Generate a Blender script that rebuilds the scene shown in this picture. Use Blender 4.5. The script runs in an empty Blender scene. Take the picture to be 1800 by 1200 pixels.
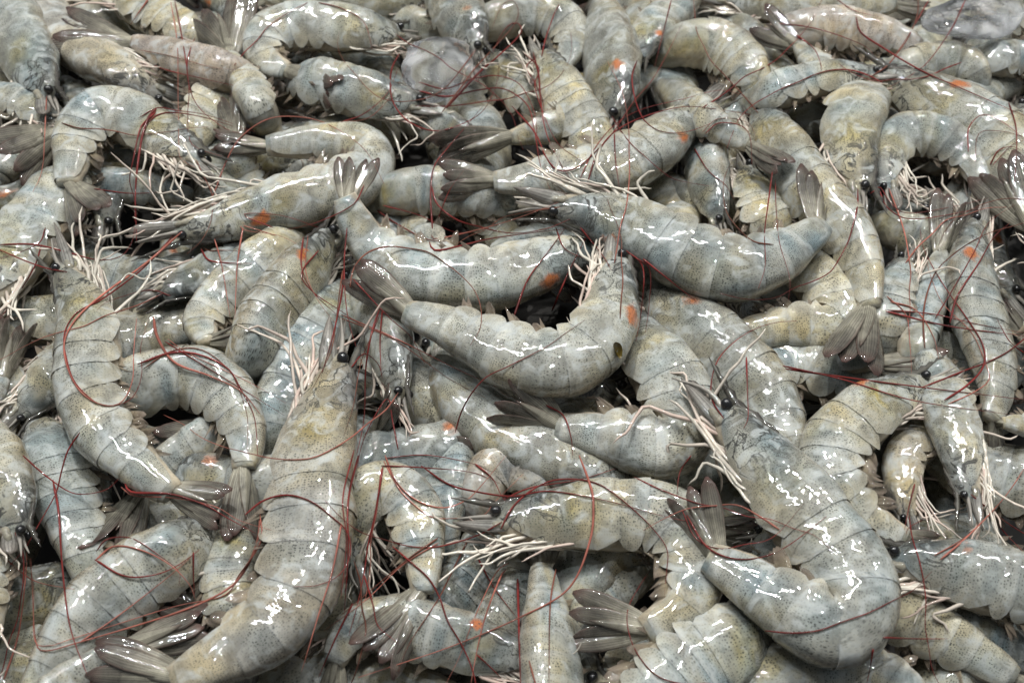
import bpy, math
import numpy as np
from mathutils import Vector
from mathutils.bvhtree import BVHTree

# ------------------------------------------------------------------ camera, world, lamps, exposure
scene = bpy.context.scene
C = scene.collection
PITCH = math.radians(38.0)          # camera tilt from straight down
DIST = 0.46                         # lens to the middle of the pile, metres
FPX = 900.0 / math.tan(math.radians(25.0))   # focal length in photo pixels (50 degree lens)
CAM = np.array([0.0, -DIST * math.sin(PITCH), DIST * math.cos(PITCH)])
cd = bpy.data.cameras.new('camera')
cam = bpy.data.objects.new('camera', cd)
C.objects.link(cam)
cam.location = CAM
cam.rotation_euler = (PITCH, 0, 0)
cd.sensor_width = 36.0
cd.angle = math.radians(50.0)
cd.clip_start = 0.02
cd.clip_end = 50.0
cd.dof.use_dof = True
cd.dof.focus_distance = DIST * 0.96
cd.dof.aperture_fstop = 15.0
scene.camera = cam

world = bpy.data.worlds.new('World')
scene.world = world
world.use_nodes = True
bg = world.node_tree.nodes['Background']
bg.inputs[0].default_value = (0.92, 0.97, 1.0, 1)
bg.inputs[1].default_value = 0.14

def lamp(name, loc, target, power, sx, sy, col):
    ld = bpy.data.lights.new(name, 'AREA')
    ld.shape = 'RECTANGLE'; ld.size = sx; ld.size_y = sy
    ld.energy = power; ld.color = col
    o = bpy.data.objects.new(name, ld)
    C.objects.link(o)
    o.location = loc
    o.rotation_euler = (Vector(target) - Vector(loc)).to_track_quat('-Z', 'Y').to_euler()
    return o
# the shop's ceiling lamps over the counter
for lx, ly, lz, pw, sx_, sy_, lc in (      # spots and thin tubes
        (-0.22, 0.62, 1.55, 12.5, .026, .026, (1.0, .985, .95)), (0.45, 0.88, 1.60, 11.0, .026, .026, (1.0, .98, .94)), (0.12, -0.02, 1.70, 5.0, .022, .022, (.95, .98, 1.0)),
        (-0.10, 0.42, 1.40, 8.5, .5, .008, (1.0, .99, .96)), (-0.62, 0.25, 1.40, 6.5, .008, .5, (.94, .975, 1.0)), (0.72, 0.35, 1.45, 6.5, .008, .5, (.96, .985, 1.0))):
    lamp('ceiling_lamp', (lx, ly, lz), (lx * .4, ly * .4, 0), pw, sx_, sy_, lc)

scene.view_settings.view_transform = 'Standard'
scene.view_settings.look = 'None'
scene.view_settings.gamma = 1.0
scene.view_settings.exposure = 0.0
scene.view_settings.use_curve_mapping = False

scene.render.engine = 'CYCLES'
scene.cycles.max_bounces = 6
scene.cycles.diffuse_bounces = 3
scene.cycles.glossy_bounces = 3
scene.cycles.transmission_bounces = 5
scene.cycles.transparent_max_bounces = 6


def at(x, y, h=0.0):
    """photo pixel -> the point of the pile at height h (metres)"""
    u = (x - 900.0) / FPX; v = -(y - 600.0) / FPX
    c, s = math.cos(PITCH), math.sin(PITCH)
    d = np.array([u, v * c + s, v * s - c])
    return CAM + d * ((h - CAM[2]) / d[2])

def px_scale(p):
    """photo pixels per metre at a point"""
    fwd = np.array([0, math.sin(PITCH), -math.cos(PITCH)])
    return FPX / float(np.dot(p - CAM, fwd))

# ------------------------------------------------------------------ materials
def new_mat(name):
    m = bpy.data.materials.new(name); m.use_nodes = True
    nt = m.node_tree
    return m, nt, nt.nodes['Principled BSDF'], nt.nodes['Material Output']

def node(nt, kind, **kw):
    n = nt.nodes.new(kind)
    for k, v in kw.items():
        setattr(n, k, v)
    return n

def mixc(nt, mode, fac, a, b):
    n = nt.nodes.new('ShaderNodeMix'); n.data_type = 'RGBA'; n.blend_type = mode
    for i, v in ((0, fac), (6, a), (7, b)):
        if hasattr(v, 'links'): nt.links.new(v, n.inputs[i])
        else: n.inputs[i].default_value = v if i == 0 else tuple(v) + (1,)
    return n.outputs[2]

def mathn(nt, op, a, b=None, clamp=False):
    n = nt.nodes.new('ShaderNodeMath'); n.operation = op; n.use_clamp = clamp
    for i, v in ((0, a), (1, b)):
        if v is None: continue
        if hasattr(v, 'links'): nt.links.new(v, n.inputs[i])
        else: n.inputs[i].default_value = v
    return n.outputs[0]

def maprange(nt, v, a, b, c, d):
    n = nt.nodes.new('ShaderNodeMapRange')
    nt.links.new(v, n.inputs[0])
    for i, x in enumerate((a, b, c, d)): n.inputs[1 + i].default_value = x
    return n.outputs[0]

def noise(nt, co, scale, detail=3.0, rough=0.55, dist=0.0):
    n = nt.nodes.new('ShaderNodeTexNoise')
    nt.links.new(co, n.inputs['Vector'])
    n.inputs['Scale'].default_value = scale; n.inputs['Detail'].default_value = detail
    n.inputs['Roughness'].default_value = rough; n.inputs['Distortion'].default_value = dist
    return n.outputs['Fac']

def bumpn(nt, h, strength, dist, prev=None):
    n = nt.nodes.new('ShaderNodeBump')
    n.inputs['Strength'].default_value = strength; n.inputs['Distance'].default_value = dist
    nt.links.new(h, n.inputs['Height'])
    if prev is not None: nt.links.new(prev, n.inputs['Normal'])
    return n.outputs[0]

def tissue(name, dots=0.0, rough=0.4, coat=0.9, mott=0.35, bump=0.35, alpha=1.0, sss=0.0, milk=0.0, lines=0.0, stripes=0.0):
    m, nt, p, out = new_mat(name)
    co = node(nt, 'ShaderNodeTexCoord').outputs['Object']
    at_ = node(nt, 'ShaderNodeVertexColor', layer_name='Col')
    col = at_.outputs['Color']
    n1 = noise(nt, co, 110, 3, 0.55, 0.8)
    g = maprange(nt, n1, 0.32, 0.68, 1.0 - mott, 1.0 + mott)
    gc = node(nt, 'ShaderNodeCombineColor')
    for i in range(3): nt.links.new(g, gc.inputs[i])
    col = mixc(nt, 'MULTIPLY', 1.0, col, gc.outputs[0])
    n2 = noise(nt, co, 125, 2, 0.5, 1.2)
    if milk:
        # cloudy, milky muscle showing through the shell
        mk = maprange(nt, n2, 0.50, 0.72, 0.0, milk)
        col = mixc(nt, 'MIX', mk, col, (0.45, 0.475, 0.465))
    if stripes:
        # fine veins running along a blade
        ax = node(nt, 'ShaderNodeVertexColor', layer_name='Aux')
        sx = node(nt, 'ShaderNodeSeparateColor'); nt.links.new(ax.outputs['Color'], sx.inputs[0])
        sv = mathn(nt, 'SINE', mathn(nt, 'ADD', mathn(nt, 'MULTIPLY', sx.outputs[0], 55.0), mathn(nt, 'MULTIPLY', n1, 6.0)))
        col = mixc(nt, 'MIX', maprange(nt, sv, 0.1, 1.0, 0.0, stripes), col, (0.03, 0.025, 0.022))
    if lines:
        # thin dark pigment lines on the head
        ax = node(nt, 'ShaderNodeVertexColor', layer_name='Aux')
        sx = node(nt, 'ShaderNodeSeparateColor'); nt.links.new(ax.outputs['Color'], sx.inputs[0])
        ln = maprange(nt, mathn(nt, 'ABSOLUTE', mathn(nt, 'SUBTRACT', n1, 0.5)), 0.006, 0.035, 1.0, 0.0)
        # orange roe or gland seen through the shell, ragged at its edge
        om = maprange(nt, mathn(nt, 'ADD', sx.outputs[1], mathn(nt, 'MULTIPLY', mathn(nt, 'SUBTRACT', n1, 0.5), 1.6)), 0.32, 0.78, 0.0, 0.85)
        col = mixc(nt, 'MIX', mathn(nt, 'MULTIPLY', om, maprange(nt, sx.outputs[1], 0.05, 0.2, 0.0, 1.0), True), col, (0.42, 0.115, 0.02))
        hm = maprange(nt, sx.outputs[0], 0.12, 0.30, lines, 0.0)
        col = mixc(nt, 'MIX', mathn(nt, 'MULTIPLY', ln, hm, True), col, (0.035, 0.035, 0.032))
    if dots and lines:
        # pigment dots spread evenly over the shell
        ax = node(nt, 'ShaderNodeVertexColor', layer_name='Aux')
        sx = node(nt, 'ShaderNodeSeparateColor'); nt.links.new(ax.outputs['Color'], sx.inputs[0])
        cx = node(nt, 'ShaderNodeCombineXYZ'); nt.links.new(sx.outputs[2], cx.inputs[0]); nt.links.new(ax.outputs['Alpha'], cx.inputs[1])
        vo = node(nt, 'ShaderNodeTexVoronoi'); vo.feature = 'F1'; vo.voronoi_dimensions = '2D'
        nt.links.new(cx.outputs[0], vo.inputs['Vector'])
        vo.inputs['Scale'].default_value = 1020.0; vo.inputs['Randomness'].default_value = 0.7
        sc_ = node(nt, 'ShaderNodeSeparateColor'); nt.links.new(vo.outputs['Color'], sc_.inputs[0])
        rr = maprange(nt, sc_.outputs[0], 0.0, 1.0, 0.16, 0.40)
        d = mathn(nt, 'MULTIPLY', mathn(nt, 'SUBTRACT', rr, vo.outputs['Distance']), 9.0, True)
        am = mathn(nt, 'MULTIPLY', at_.outputs['Alpha'], maprange(nt, n2, 0.42, 0.64, 1.0, 0.25))
        dm = mathn(nt, 'MULTIPLY', mathn(nt, 'MULTIPLY', d, am), dots, True)
        col = mixc(nt, 'MIX', dm, col, (0.04, 0.042, 0.038))
    elif dots:
        vo = node(nt, 'ShaderNodeTexVoronoi'); vo.feature = 'F1'
        nt.links.new(co, vo.inputs['Vector'])
        vo.inputs['Scale'].default_value = 860.0; vo.inputs['Randomness'].default_value = 0.8
        d = maprange(nt, vo.outputs['Distance'], 0.28, 0.44, 1.0, 0.0)
        am = mathn(nt, 'MULTIPLY', at_.outputs['Alpha'], maprange(nt, n2, 0.35, 0.6, 1.0, 0.55))
        dm = mathn(nt, 'MULTIPLY', mathn(nt, 'MULTIPLY', d, am), dots, True)
        col = mixc(nt, 'MIX', dm, col, (0.05, 0.05, 0.046))
    nt.links.new(col, p.inputs['Base Color'])
    p.inputs['Roughness'].default_value = rough
    p.inputs['IOR'].default_value = 1.40
    p.inputs['Specular IOR Level'].default_value = 0.2
    p.inputs['Coat Weight'].default_value = coat
    p.inputs['Coat Roughness'].default_value = 0.02
    p.inputs['Coat IOR'].default_value = 1.6
    if sss:
        p.inputs['Subsurface Weight'].default_value = sss
        p.inputs['Subsurface Radius'].default_value = (1.0, 0.85, 0.65)
        p.inputs['Subsurface Scale'].default_value = 0.004
    b = bumpn(nt, noise(nt, co, 110, 3, 0.48, 0.8), bump, 0.0016)
    nt.links.new(b, p.inputs['Normal']); nt.links.new(b, p.inputs['Coat Normal'])
    if alpha < 1: p.inputs['Alpha'].default_value = alpha
    return m

M = {}
M['shell'] = tissue('shrimp_shell', dots=0.88, rough=0.5, coat=0.95, mott=0.32, bump=0.17, milk=0.72, lines=0.95, sss=0.5)
M['flesh'] = tissue('shrimp_flesh', sss=0.5, dots=0.3, rough=0.4, coat=0.8, mott=0.3, bump=0.5, milk=0.4)
M['fan'] = tissue('tail_blade', dots=0.25, rough=0.3, coat=0.9, mott=0.4, bump=0.2, alpha=0.82, stripes=0.5)
M['leg'] = tissue('leg_cuticle', dots=0.15, rough=0.35, coat=0.7, mott=0.2, bump=0.15)
M['paddle'] = tissue('swimmeret_cuticle', dots=0.1, rough=0.3, coat=0.8, mott=0.3, bump=0.25, alpha=0.55)
M['antenna'] = tissue('antenna_cuticle', rough=0.4, coat=0.4, mott=0.3, bump=0.05)
m, nt, p, out = new_mat('eye_surface')
p.inputs['Base Color'].default_value = (0.012, 0.012, 0.013, 1); p.inputs['Roughness'].default_value = 0.22
p.inputs['Coat Weight'].default_value = 0.3; p.inputs['Coat Roughness'].default_value = 0.05
M['eye'] = m
m, nt, p, out = new_mat('hole_flesh')
co = node(nt, 'ShaderNodeTexCoord').outputs['Object']
nt.links.new(mixc(nt, 'MIX', noise(nt, co, 300), (0.05, 0.035, 0.006), (0.16, 0.11, 0.012)), p.inputs['Base Color'])
p.inputs['Roughness'].default_value = 0.3
M['hole'] = m
# ice
m, nt, p, out = new_mat('wet_ice')
co = node(nt, 'ShaderNodeTexCoord').outputs['Object']
p.inputs['Base Color'].default_value = (0.95, 0.96, 0.97, 1)
p.inputs['Roughness'].default_value = 0.06; p.inputs['IOR'].default_value = 1.31
nt.links.new(maprange(nt, noise(nt, co, 60, 2, 0.5, 0.4), 0.42, 0.66, 1.0, 0.7), p.inputs['Transmission Weight'])
hgt = mathn(nt, 'ADD', noise(nt, co, 110, 2, 0.5, 0.4), mathn(nt, 'MULTIPLY', noise(nt, co, 700, 1, 0.5), 0.12))
nt.links.new(bumpn(nt, hgt, 0.4, 0.002), p.inputs['Normal'])
M['ice'] = m
# counter under the pile
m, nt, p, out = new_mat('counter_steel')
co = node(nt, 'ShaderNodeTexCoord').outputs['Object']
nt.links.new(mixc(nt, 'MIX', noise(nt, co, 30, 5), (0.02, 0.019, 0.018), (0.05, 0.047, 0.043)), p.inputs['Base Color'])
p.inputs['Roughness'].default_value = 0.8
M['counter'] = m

# ------------------------------------------------------------------ mesh helpers
BV_V, BV_F, BV_N = [], [], [0]      # everything solid, for laying the antennae on top

def make(name, V, F, mat, parent=None, origin=None, col=None, smooth=True, solid=False, aux=None):
    V = np.asarray(V, dtype=np.float64)
    if solid:
        BV_V.append(V); BV_F.extend([[i + BV_N[0] for i in f] for f in F]); BV_N[0] += len(V)
    L = V - origin if origin is not None else V
    me = bpy.data.meshes.new(name)
    me.from_pydata(L.tolist(), [], F)
    if smooth: me.polygons.foreach_set('use_smooth', np.ones(len(me.polygons), dtype=bool))
    if col is not None:
        a = me.color_attributes.new('Col', 'FLOAT_COLOR', 'POINT')
        c = np.asarray(col, dtype=np.float32)
        if c.ndim == 1: c = np.tile(c, (len(V), 1))
        if c.shape[1] == 3: c = np.concatenate([c, np.ones((len(c), 1), np.float32)], 1)
        a.data.foreach_set('color', c.ravel())
    if aux is not None:
        a = me.color_attributes.new('Aux', 'FLOAT_COLOR', 'POINT')
        x = np.zeros((len(V), 4), np.float32); aux = np.asarray(aux); x[:, 3] = 1
        if aux.ndim == 1: x[:, 0] = aux
        else: x[:, :aux.shape[1]] = aux
        a.data.foreach_set('color', x.ravel())
    me.materials.append(M[mat])
    o = bpy.data.objects.new(name, me)
    C.objects.link(o)
    if parent is not None: o.parent = parent
    return o

_GF = {}
def grid_faces(nr, nc, wrap=False, base=0):
    if (nr, nc, wrap, base) in _GF: return list(_GF[(nr, nc, wrap, base)])
    F = []
    for i in range(nr - 1):
        for j in range(nc if wrap else nc - 1):
            k = (j + 1) % nc
            F.append([base + i * nc + j, base + i * nc + k, base + (i + 1) * nc + k, base + (i + 1) * nc + j])
    _GF[(nr, nc, wrap, base)] = F
    return list(F)

def catmull(P, n):
    """smooth curve through points, resampled evenly by length"""
    P = np.asarray(P, float)
    if len(P) == 2: Q = np.linspace(P[0], P[1], 40)
    else:
        E = np.vstack([2 * P[0] - P[1], P, 2 * P[-1] - P[-2]])
        out = []
        for i in range(1, len(E) - 2):
            p0, p1, p2, p3 = E[i - 1], E[i], E[i + 1], E[i + 2]
            for t in np.linspace(0, 1, 14, endpoint=False):
                out.append(0.5 * ((2 * p1) + (-p0 + p2) * t + (2 * p0 - 5 * p1 + 4 * p2 - p3) * t * t + (-p0 + 3 * p1 - 3 * p2 + p3) * t ** 3))
        out.append(P[-1]); Q = np.array(out)
    d = np.r_[0, np.cumsum(np.linalg.norm(np.diff(Q, axis=0), axis=1))]
    u = np.linspace(0, d[-1], n)
    return np.stack([np.interp(u, d, Q[:, k]) for k in range(Q.shape[1])], 1), d[-1]

def unit(v):
    v = np.asarray(v, float)
    return v / (np.linalg.norm(v, axis=-1, keepdims=True) + 1e-12)

def smooth1(a, k):
    ker = np.hanning(2 * k + 3)[1:-1]; ker /= ker.sum()
    r = len(ker) // 2
    if a.ndim == 1: return np.convolve(np.pad(a, r, mode='edge'), ker, mode='valid')
    return np.stack([smooth1(a[:, i], k) for i in range(a.shape[1])], 1)

def tube(P, R, ns=6):
    P = np.asarray(P, float); n = len(P)
    T = unit(np.gradient(P, axis=0))
    up = np.array([0.13, 0.21, 0.97])
    A = unit(np.cross(T, up)); Bn = np.cross(A, T)
    th = np.linspace(0, 2 * math.pi, ns, endpoint=False)
    R = np.broadcast_to(np.asarray(R, float), (n,))
    V = (P[:, None, :] + R[:, None, None] * (A[:, None, :] * np.cos(th)[None, :, None] + Bn[:, None, :] * np.sin(th)[None, :, None])).reshape(-1, 3)
    F = grid_faces(n, ns, True)
    F.append(list(range(ns))[::-1]); F.append([(n - 1) * ns + i for i in range(ns)])
    return V, F

def blade(base, fwd, lat, nor, length, width, cup=0.25, tip=0.0, bend=0.0, nl=10, nw=7, thick=0.0005, pointed=False, twist=0.0, ribh=1.0):
    """one leaf-shaped plate: long, cupped, ribbed; returns V, F and (t, v) of every vertex"""
    t = np.linspace(0, 1, nl)
    if pointed: wp = np.interp(t, [0, .08, .35, .7, .9, 1], [.6, .95, 1, .6, .26, .03])
    else: wp = np.interp(t, [0, .08, .3, .62, .85, .95, 1], [.30, .48, .80, 1.0, .82, .52, .16])
    wp = smooth1(wp, 0)
    v = np.linspace(-1, 1, nw)
    tt, vv = np.meshgrid(t, v, indexing='ij')
    x = length * tt
    y = vv * wp[:, None] * width * 0.5
    rib = ribh * (0.07 * np.exp(-(vv / 0.14) ** 2) + 0.04 * np.exp(-((vv - 0.45) / 0.12) ** 2))
    z = width * (-cup * vv ** 2 * wp[:, None] + rib * (1 - tt * 0.7)) + bend * length * tt ** 2
    if twist:
        a = twist * tt; y, z = y * np.cos(a) - z * np.sin(a), y * np.sin(a) + z * np.cos(a)
    th = thick * (1.15 - vv ** 2) * (1.0 - 0.5 * tt)
    top = base + x[..., None] * fwd + y[..., None] * lat + (z + th)[..., None] * nor
    bot = base + x[..., None] * fwd + y[..., None] * lat + (z - th)[..., None] * nor
    V = np.concatenate([top.reshape(-1, 3), bot.reshape(-1, 3)])
    F = grid_faces(nl, nw)
    N = nl * nw
    F += [f[::-1] for f in grid_faces(nl, nw, base=N)]
    ring = [j for j in range(nw)] + [i * nw + nw - 1 for i in range(1, nl)] + [(nl - 1) * nw + j for j in range(nw - 2, -1, -1)] + [i * nw for i in range(nl - 2, 0, -1)]
    for a, b in zip(ring, ring[1:] + ring[:1]): F.append([b, a, a + N, b + N])
    tv = np.stack([np.tile(tt.ravel(), 2), np.tile(vv.ravel(), 2)], 1)
    return V, F, tv
# ------------------------------------------------------------------ one shrimp
CAR = 0.37
SEG = [0.37, 0.46, 0.56, 0.67, 0.765, 0.85, 1.0]
PS = [-0.05, 0.0, 0.06, 0.13, 0.22, 0.33, 0.45, 0.58, 0.70, 0.80, 0.87, 0.94, 1.0, 1.03]
PH = [0.14, 0.43, 0.56, 0.70, 0.86, 0.97, 1.00, 0.98, 0.89, 0.76, 0.64, 0.54, 0.42, 0.34]
PW = [0.60, 0.62, 0.64, 0.65, 0.66, 0.67, 0.68, 0.68, 0.67, 0.65, 0.62, 0.58, 0.54, 0.52]

class Spine:
    def __init__(s, pts, w, side, roll, h0, grow=1.13):
        P = np.array([at(q[0], q[1], (q[2] if len(q) > 2 else h0) * 0.01) for q in pts])
        n = 81
        s.P, s.len = catmull(P, n)
        s.P = smooth1(s.P, 2)
        s.u = np.linspace(0, 1, n)
        s.T = unit(smooth1(np.gradient(s.P, axis=0), 2))
        toc = unit(CAM - s.P)
        N = unit(0.65 * toc + 0.35 * np.array([0, 0, 1.0]))
        N = unit(N - s.T * np.sum(N * s.T, 1, keepdims=True))
        D0 = np.cross(N, s.T) * (1 if side == 'L' else -1)
        r = np.radians(roll) * np.ones(n) if np.isscalar(roll) else np.radians(np.interp(s.u, np.linspace(0, 1, len(roll)), roll))
        s.D = unit(D0 * np.cos(r)[:, None] + N * np.sin(r)[:, None])
        s.B = np.cross(s.T, s.D)
        s.vis = np.sign(np.mean(np.sum(s.B * N, 1)) + 1e-9)      # the flank that faces up
        s.N = N
        mid = s.P[int(n * 0.45)]
        s.H = 0.5 * w / px_scale(mid) * grow
        prof = np.interp(s.u, PS, PH)
        hd = s.H * prof; hv = s.H * prof * 0.96
        ds = s.len / (n - 1)
        kap = np.sum(np.gradient(s.T, axis=0) / ds * s.D, 1)
        kap = smooth1(kap, 4)
        lim = 0.80 / np.maximum(np.abs(kap), 1e-3)
        hv = np.where(kap < 0, np.minimum(hv, lim), hv)
        hd = np.where(kap > 0, np.minimum(hd, lim), hd)
        s.hd = smooth1(hd, 2); s.hv = smooth1(hv, 2)
        s.w = s.H * prof * np.interp(s.u, PS, PW)
    def at(s, q):
        q = np.atleast_1d(np.asarray(q, float))
        f = lambda A: np.stack([np.interp(q, s.u, A[:, k]) for k in range(3)], 1)
        T = unit(f(s.T)); D = unit(f(s.D)); B = np.cross(T, D)
        P = f(s.P) + T * (np.minimum(q, 0) * s.len)[:, None] + T * (np.maximum(q - 1, 0) * s.len)[:, None]
        e = np.interp(q, PS, PH) / np.interp(np.clip(q, 0, 1), PS, PH)
        return P, T, D, B, np.interp(q, s.u, s.hd) * e, np.interp(q, s.u, s.hv) * e, np.interp(q, s.u, s.w) * e
    def skin(s, q, th, mul, wob=None):
        """points on the body: q (n,), th (n,m) angle from the back, mul (n,m) radius factor"""
        P, T, D, B, hd, hv, w = s.at(q)
        c = np.cos(th); sn = np.sin(th)
        cy = np.sign(c) * np.abs(c) ** 0.90; sx = np.sign(sn) * np.abs(sn) ** 0.80
        hh = np.where(c > 0, hd[:, None], hv[:, None])
        low = np.clip((np.abs(th) - 1.75) / 1.2, 0, 1)
        ww = w[:, None] * (1 - 0.28 * low)
        m = mul if wob is None else mul * wob
        return P[:, None, :] + (hh * cy * m)[..., None] * D[:, None, :] + (ww * sx * m)[..., None] * B[:, None, :]

class Tone:
    """the pigment of one animal: slow variation over the shell"""
    def __init__(t, r, warm=0.0, blue=0.0, dark=1.0, orange=0, yellow=None, pink=0.0):
        if yellow is None: yellow = r.uniform(0, .7)
        t.k = r.normal(0, 1, (5, 3)) * np.array([9, 2.2, 1]); t.ph = r.uniform(0, 6.28, 5)
        t.warm, t.blue, t.dark, t.orange, t.yellow, t.pink = warm, blue, dark, orange, yellow, pink
        t.br = r.uniform(.86, 1.12); t.p4 = r.uniform(0, 6.28, 4)
        t.os = 0.24 + r.uniform(-.03, .03); t.ot = r.uniform(0.45, 0.95)
    def low(t, q, th):
        return sum(np.sin(t.k[i, 0] * q * 2 + t.k[i, 1] * th + t.ph[i]) for i in range(5)) / 5
    def col(t, q, th, band, vis=1):
        a = np.abs(th)
        base = np.array([0.296, 0.297, 0.260])
        c = np.ones(q.shape + (3,)) * base
        n = t.low(q, th)
        c *= (1 + 0.36 * n)[..., None]
        def mix(c, k, m): return c * (1 - m[..., None]) + np.array(k) * m[..., None]
        bl = np.clip(0.06 + t.blue + 0.85 * t.low(q * 1.3 + 3, th), 0, 0.85)
        c = mix(c, (0.165, 0.225, 0.245), bl)
        c = mix(c, (0.42, 0.345, 0.175), np.clip(t.warm - 0.04 + 0.65 * t.low(q + 7, -th), 0, 0.85))
        # milky band at the back of each segment
        c = mix(c, (0.48, 0.48, 0.44), band * np.clip(0.42 + 0.4 * n, 0, 0.8))
        # brownish back ridge
        c = mix(c, (0.23, 0.18, 0.11), np.exp(-(a / 0.30) ** 2) * 0.6)
        # pale belly edge
        c = mix(c, (0.42, 0.38, 0.29), np.clip((a - 1.75) / 0.6, 0, 1) * 0.65)
        # yellow digestive gland low in the head
        ye = np.exp(-((q - 0.24) / 0.085) ** 2 - ((a - 1.35) / 0.6) ** 2) * t.yellow * np.clip(0.55 + 0.9 * t.low(q * 2.5 + 1, th * 1.4), 0.05, 1.1)
        c = mix(c, (0.30, 0.24, 0.07), np.clip(ye, 0, 1))
        # dark slate patch on the upper head
        dk = np.exp(-((q - 0.10) / 0.12) ** 2 - ((a - 0.4) / 0.8) ** 2) * np.clip(0.95 + 0.9 * t.low(q * 2.2, th * 1.7), 0, 1)
        c = mix(c, (0.060, 0.070, 0.072), np.clip(dk, 0, 0.92))
        sp = np.exp(-((q - 0.03) / 0.03) ** 2) * 0.5
        c = mix(c, (0.12, 0.115, 0.10), np.clip(sp, 0, 1))
        c = mix(c, (0.42, 0.27, 0.22), np.full(q.shape, t.pink))
        c *= t.dark * t.br
        dots = np.clip(0.95 - 0.45 * np.clip((a - 1.5) / 0.7, 0, 1) + 0.35 * n, 0.1, 1) * (1 - 0.6 * band)
        return np.concatenate([c, dots[..., None]], -1)
    def roe(t, q, th, vis):
        return t.orange * np.exp(-((q - t.os) / 0.036) ** 2 - ((th * vis - t.ot) / 0.30) ** 2)

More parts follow.
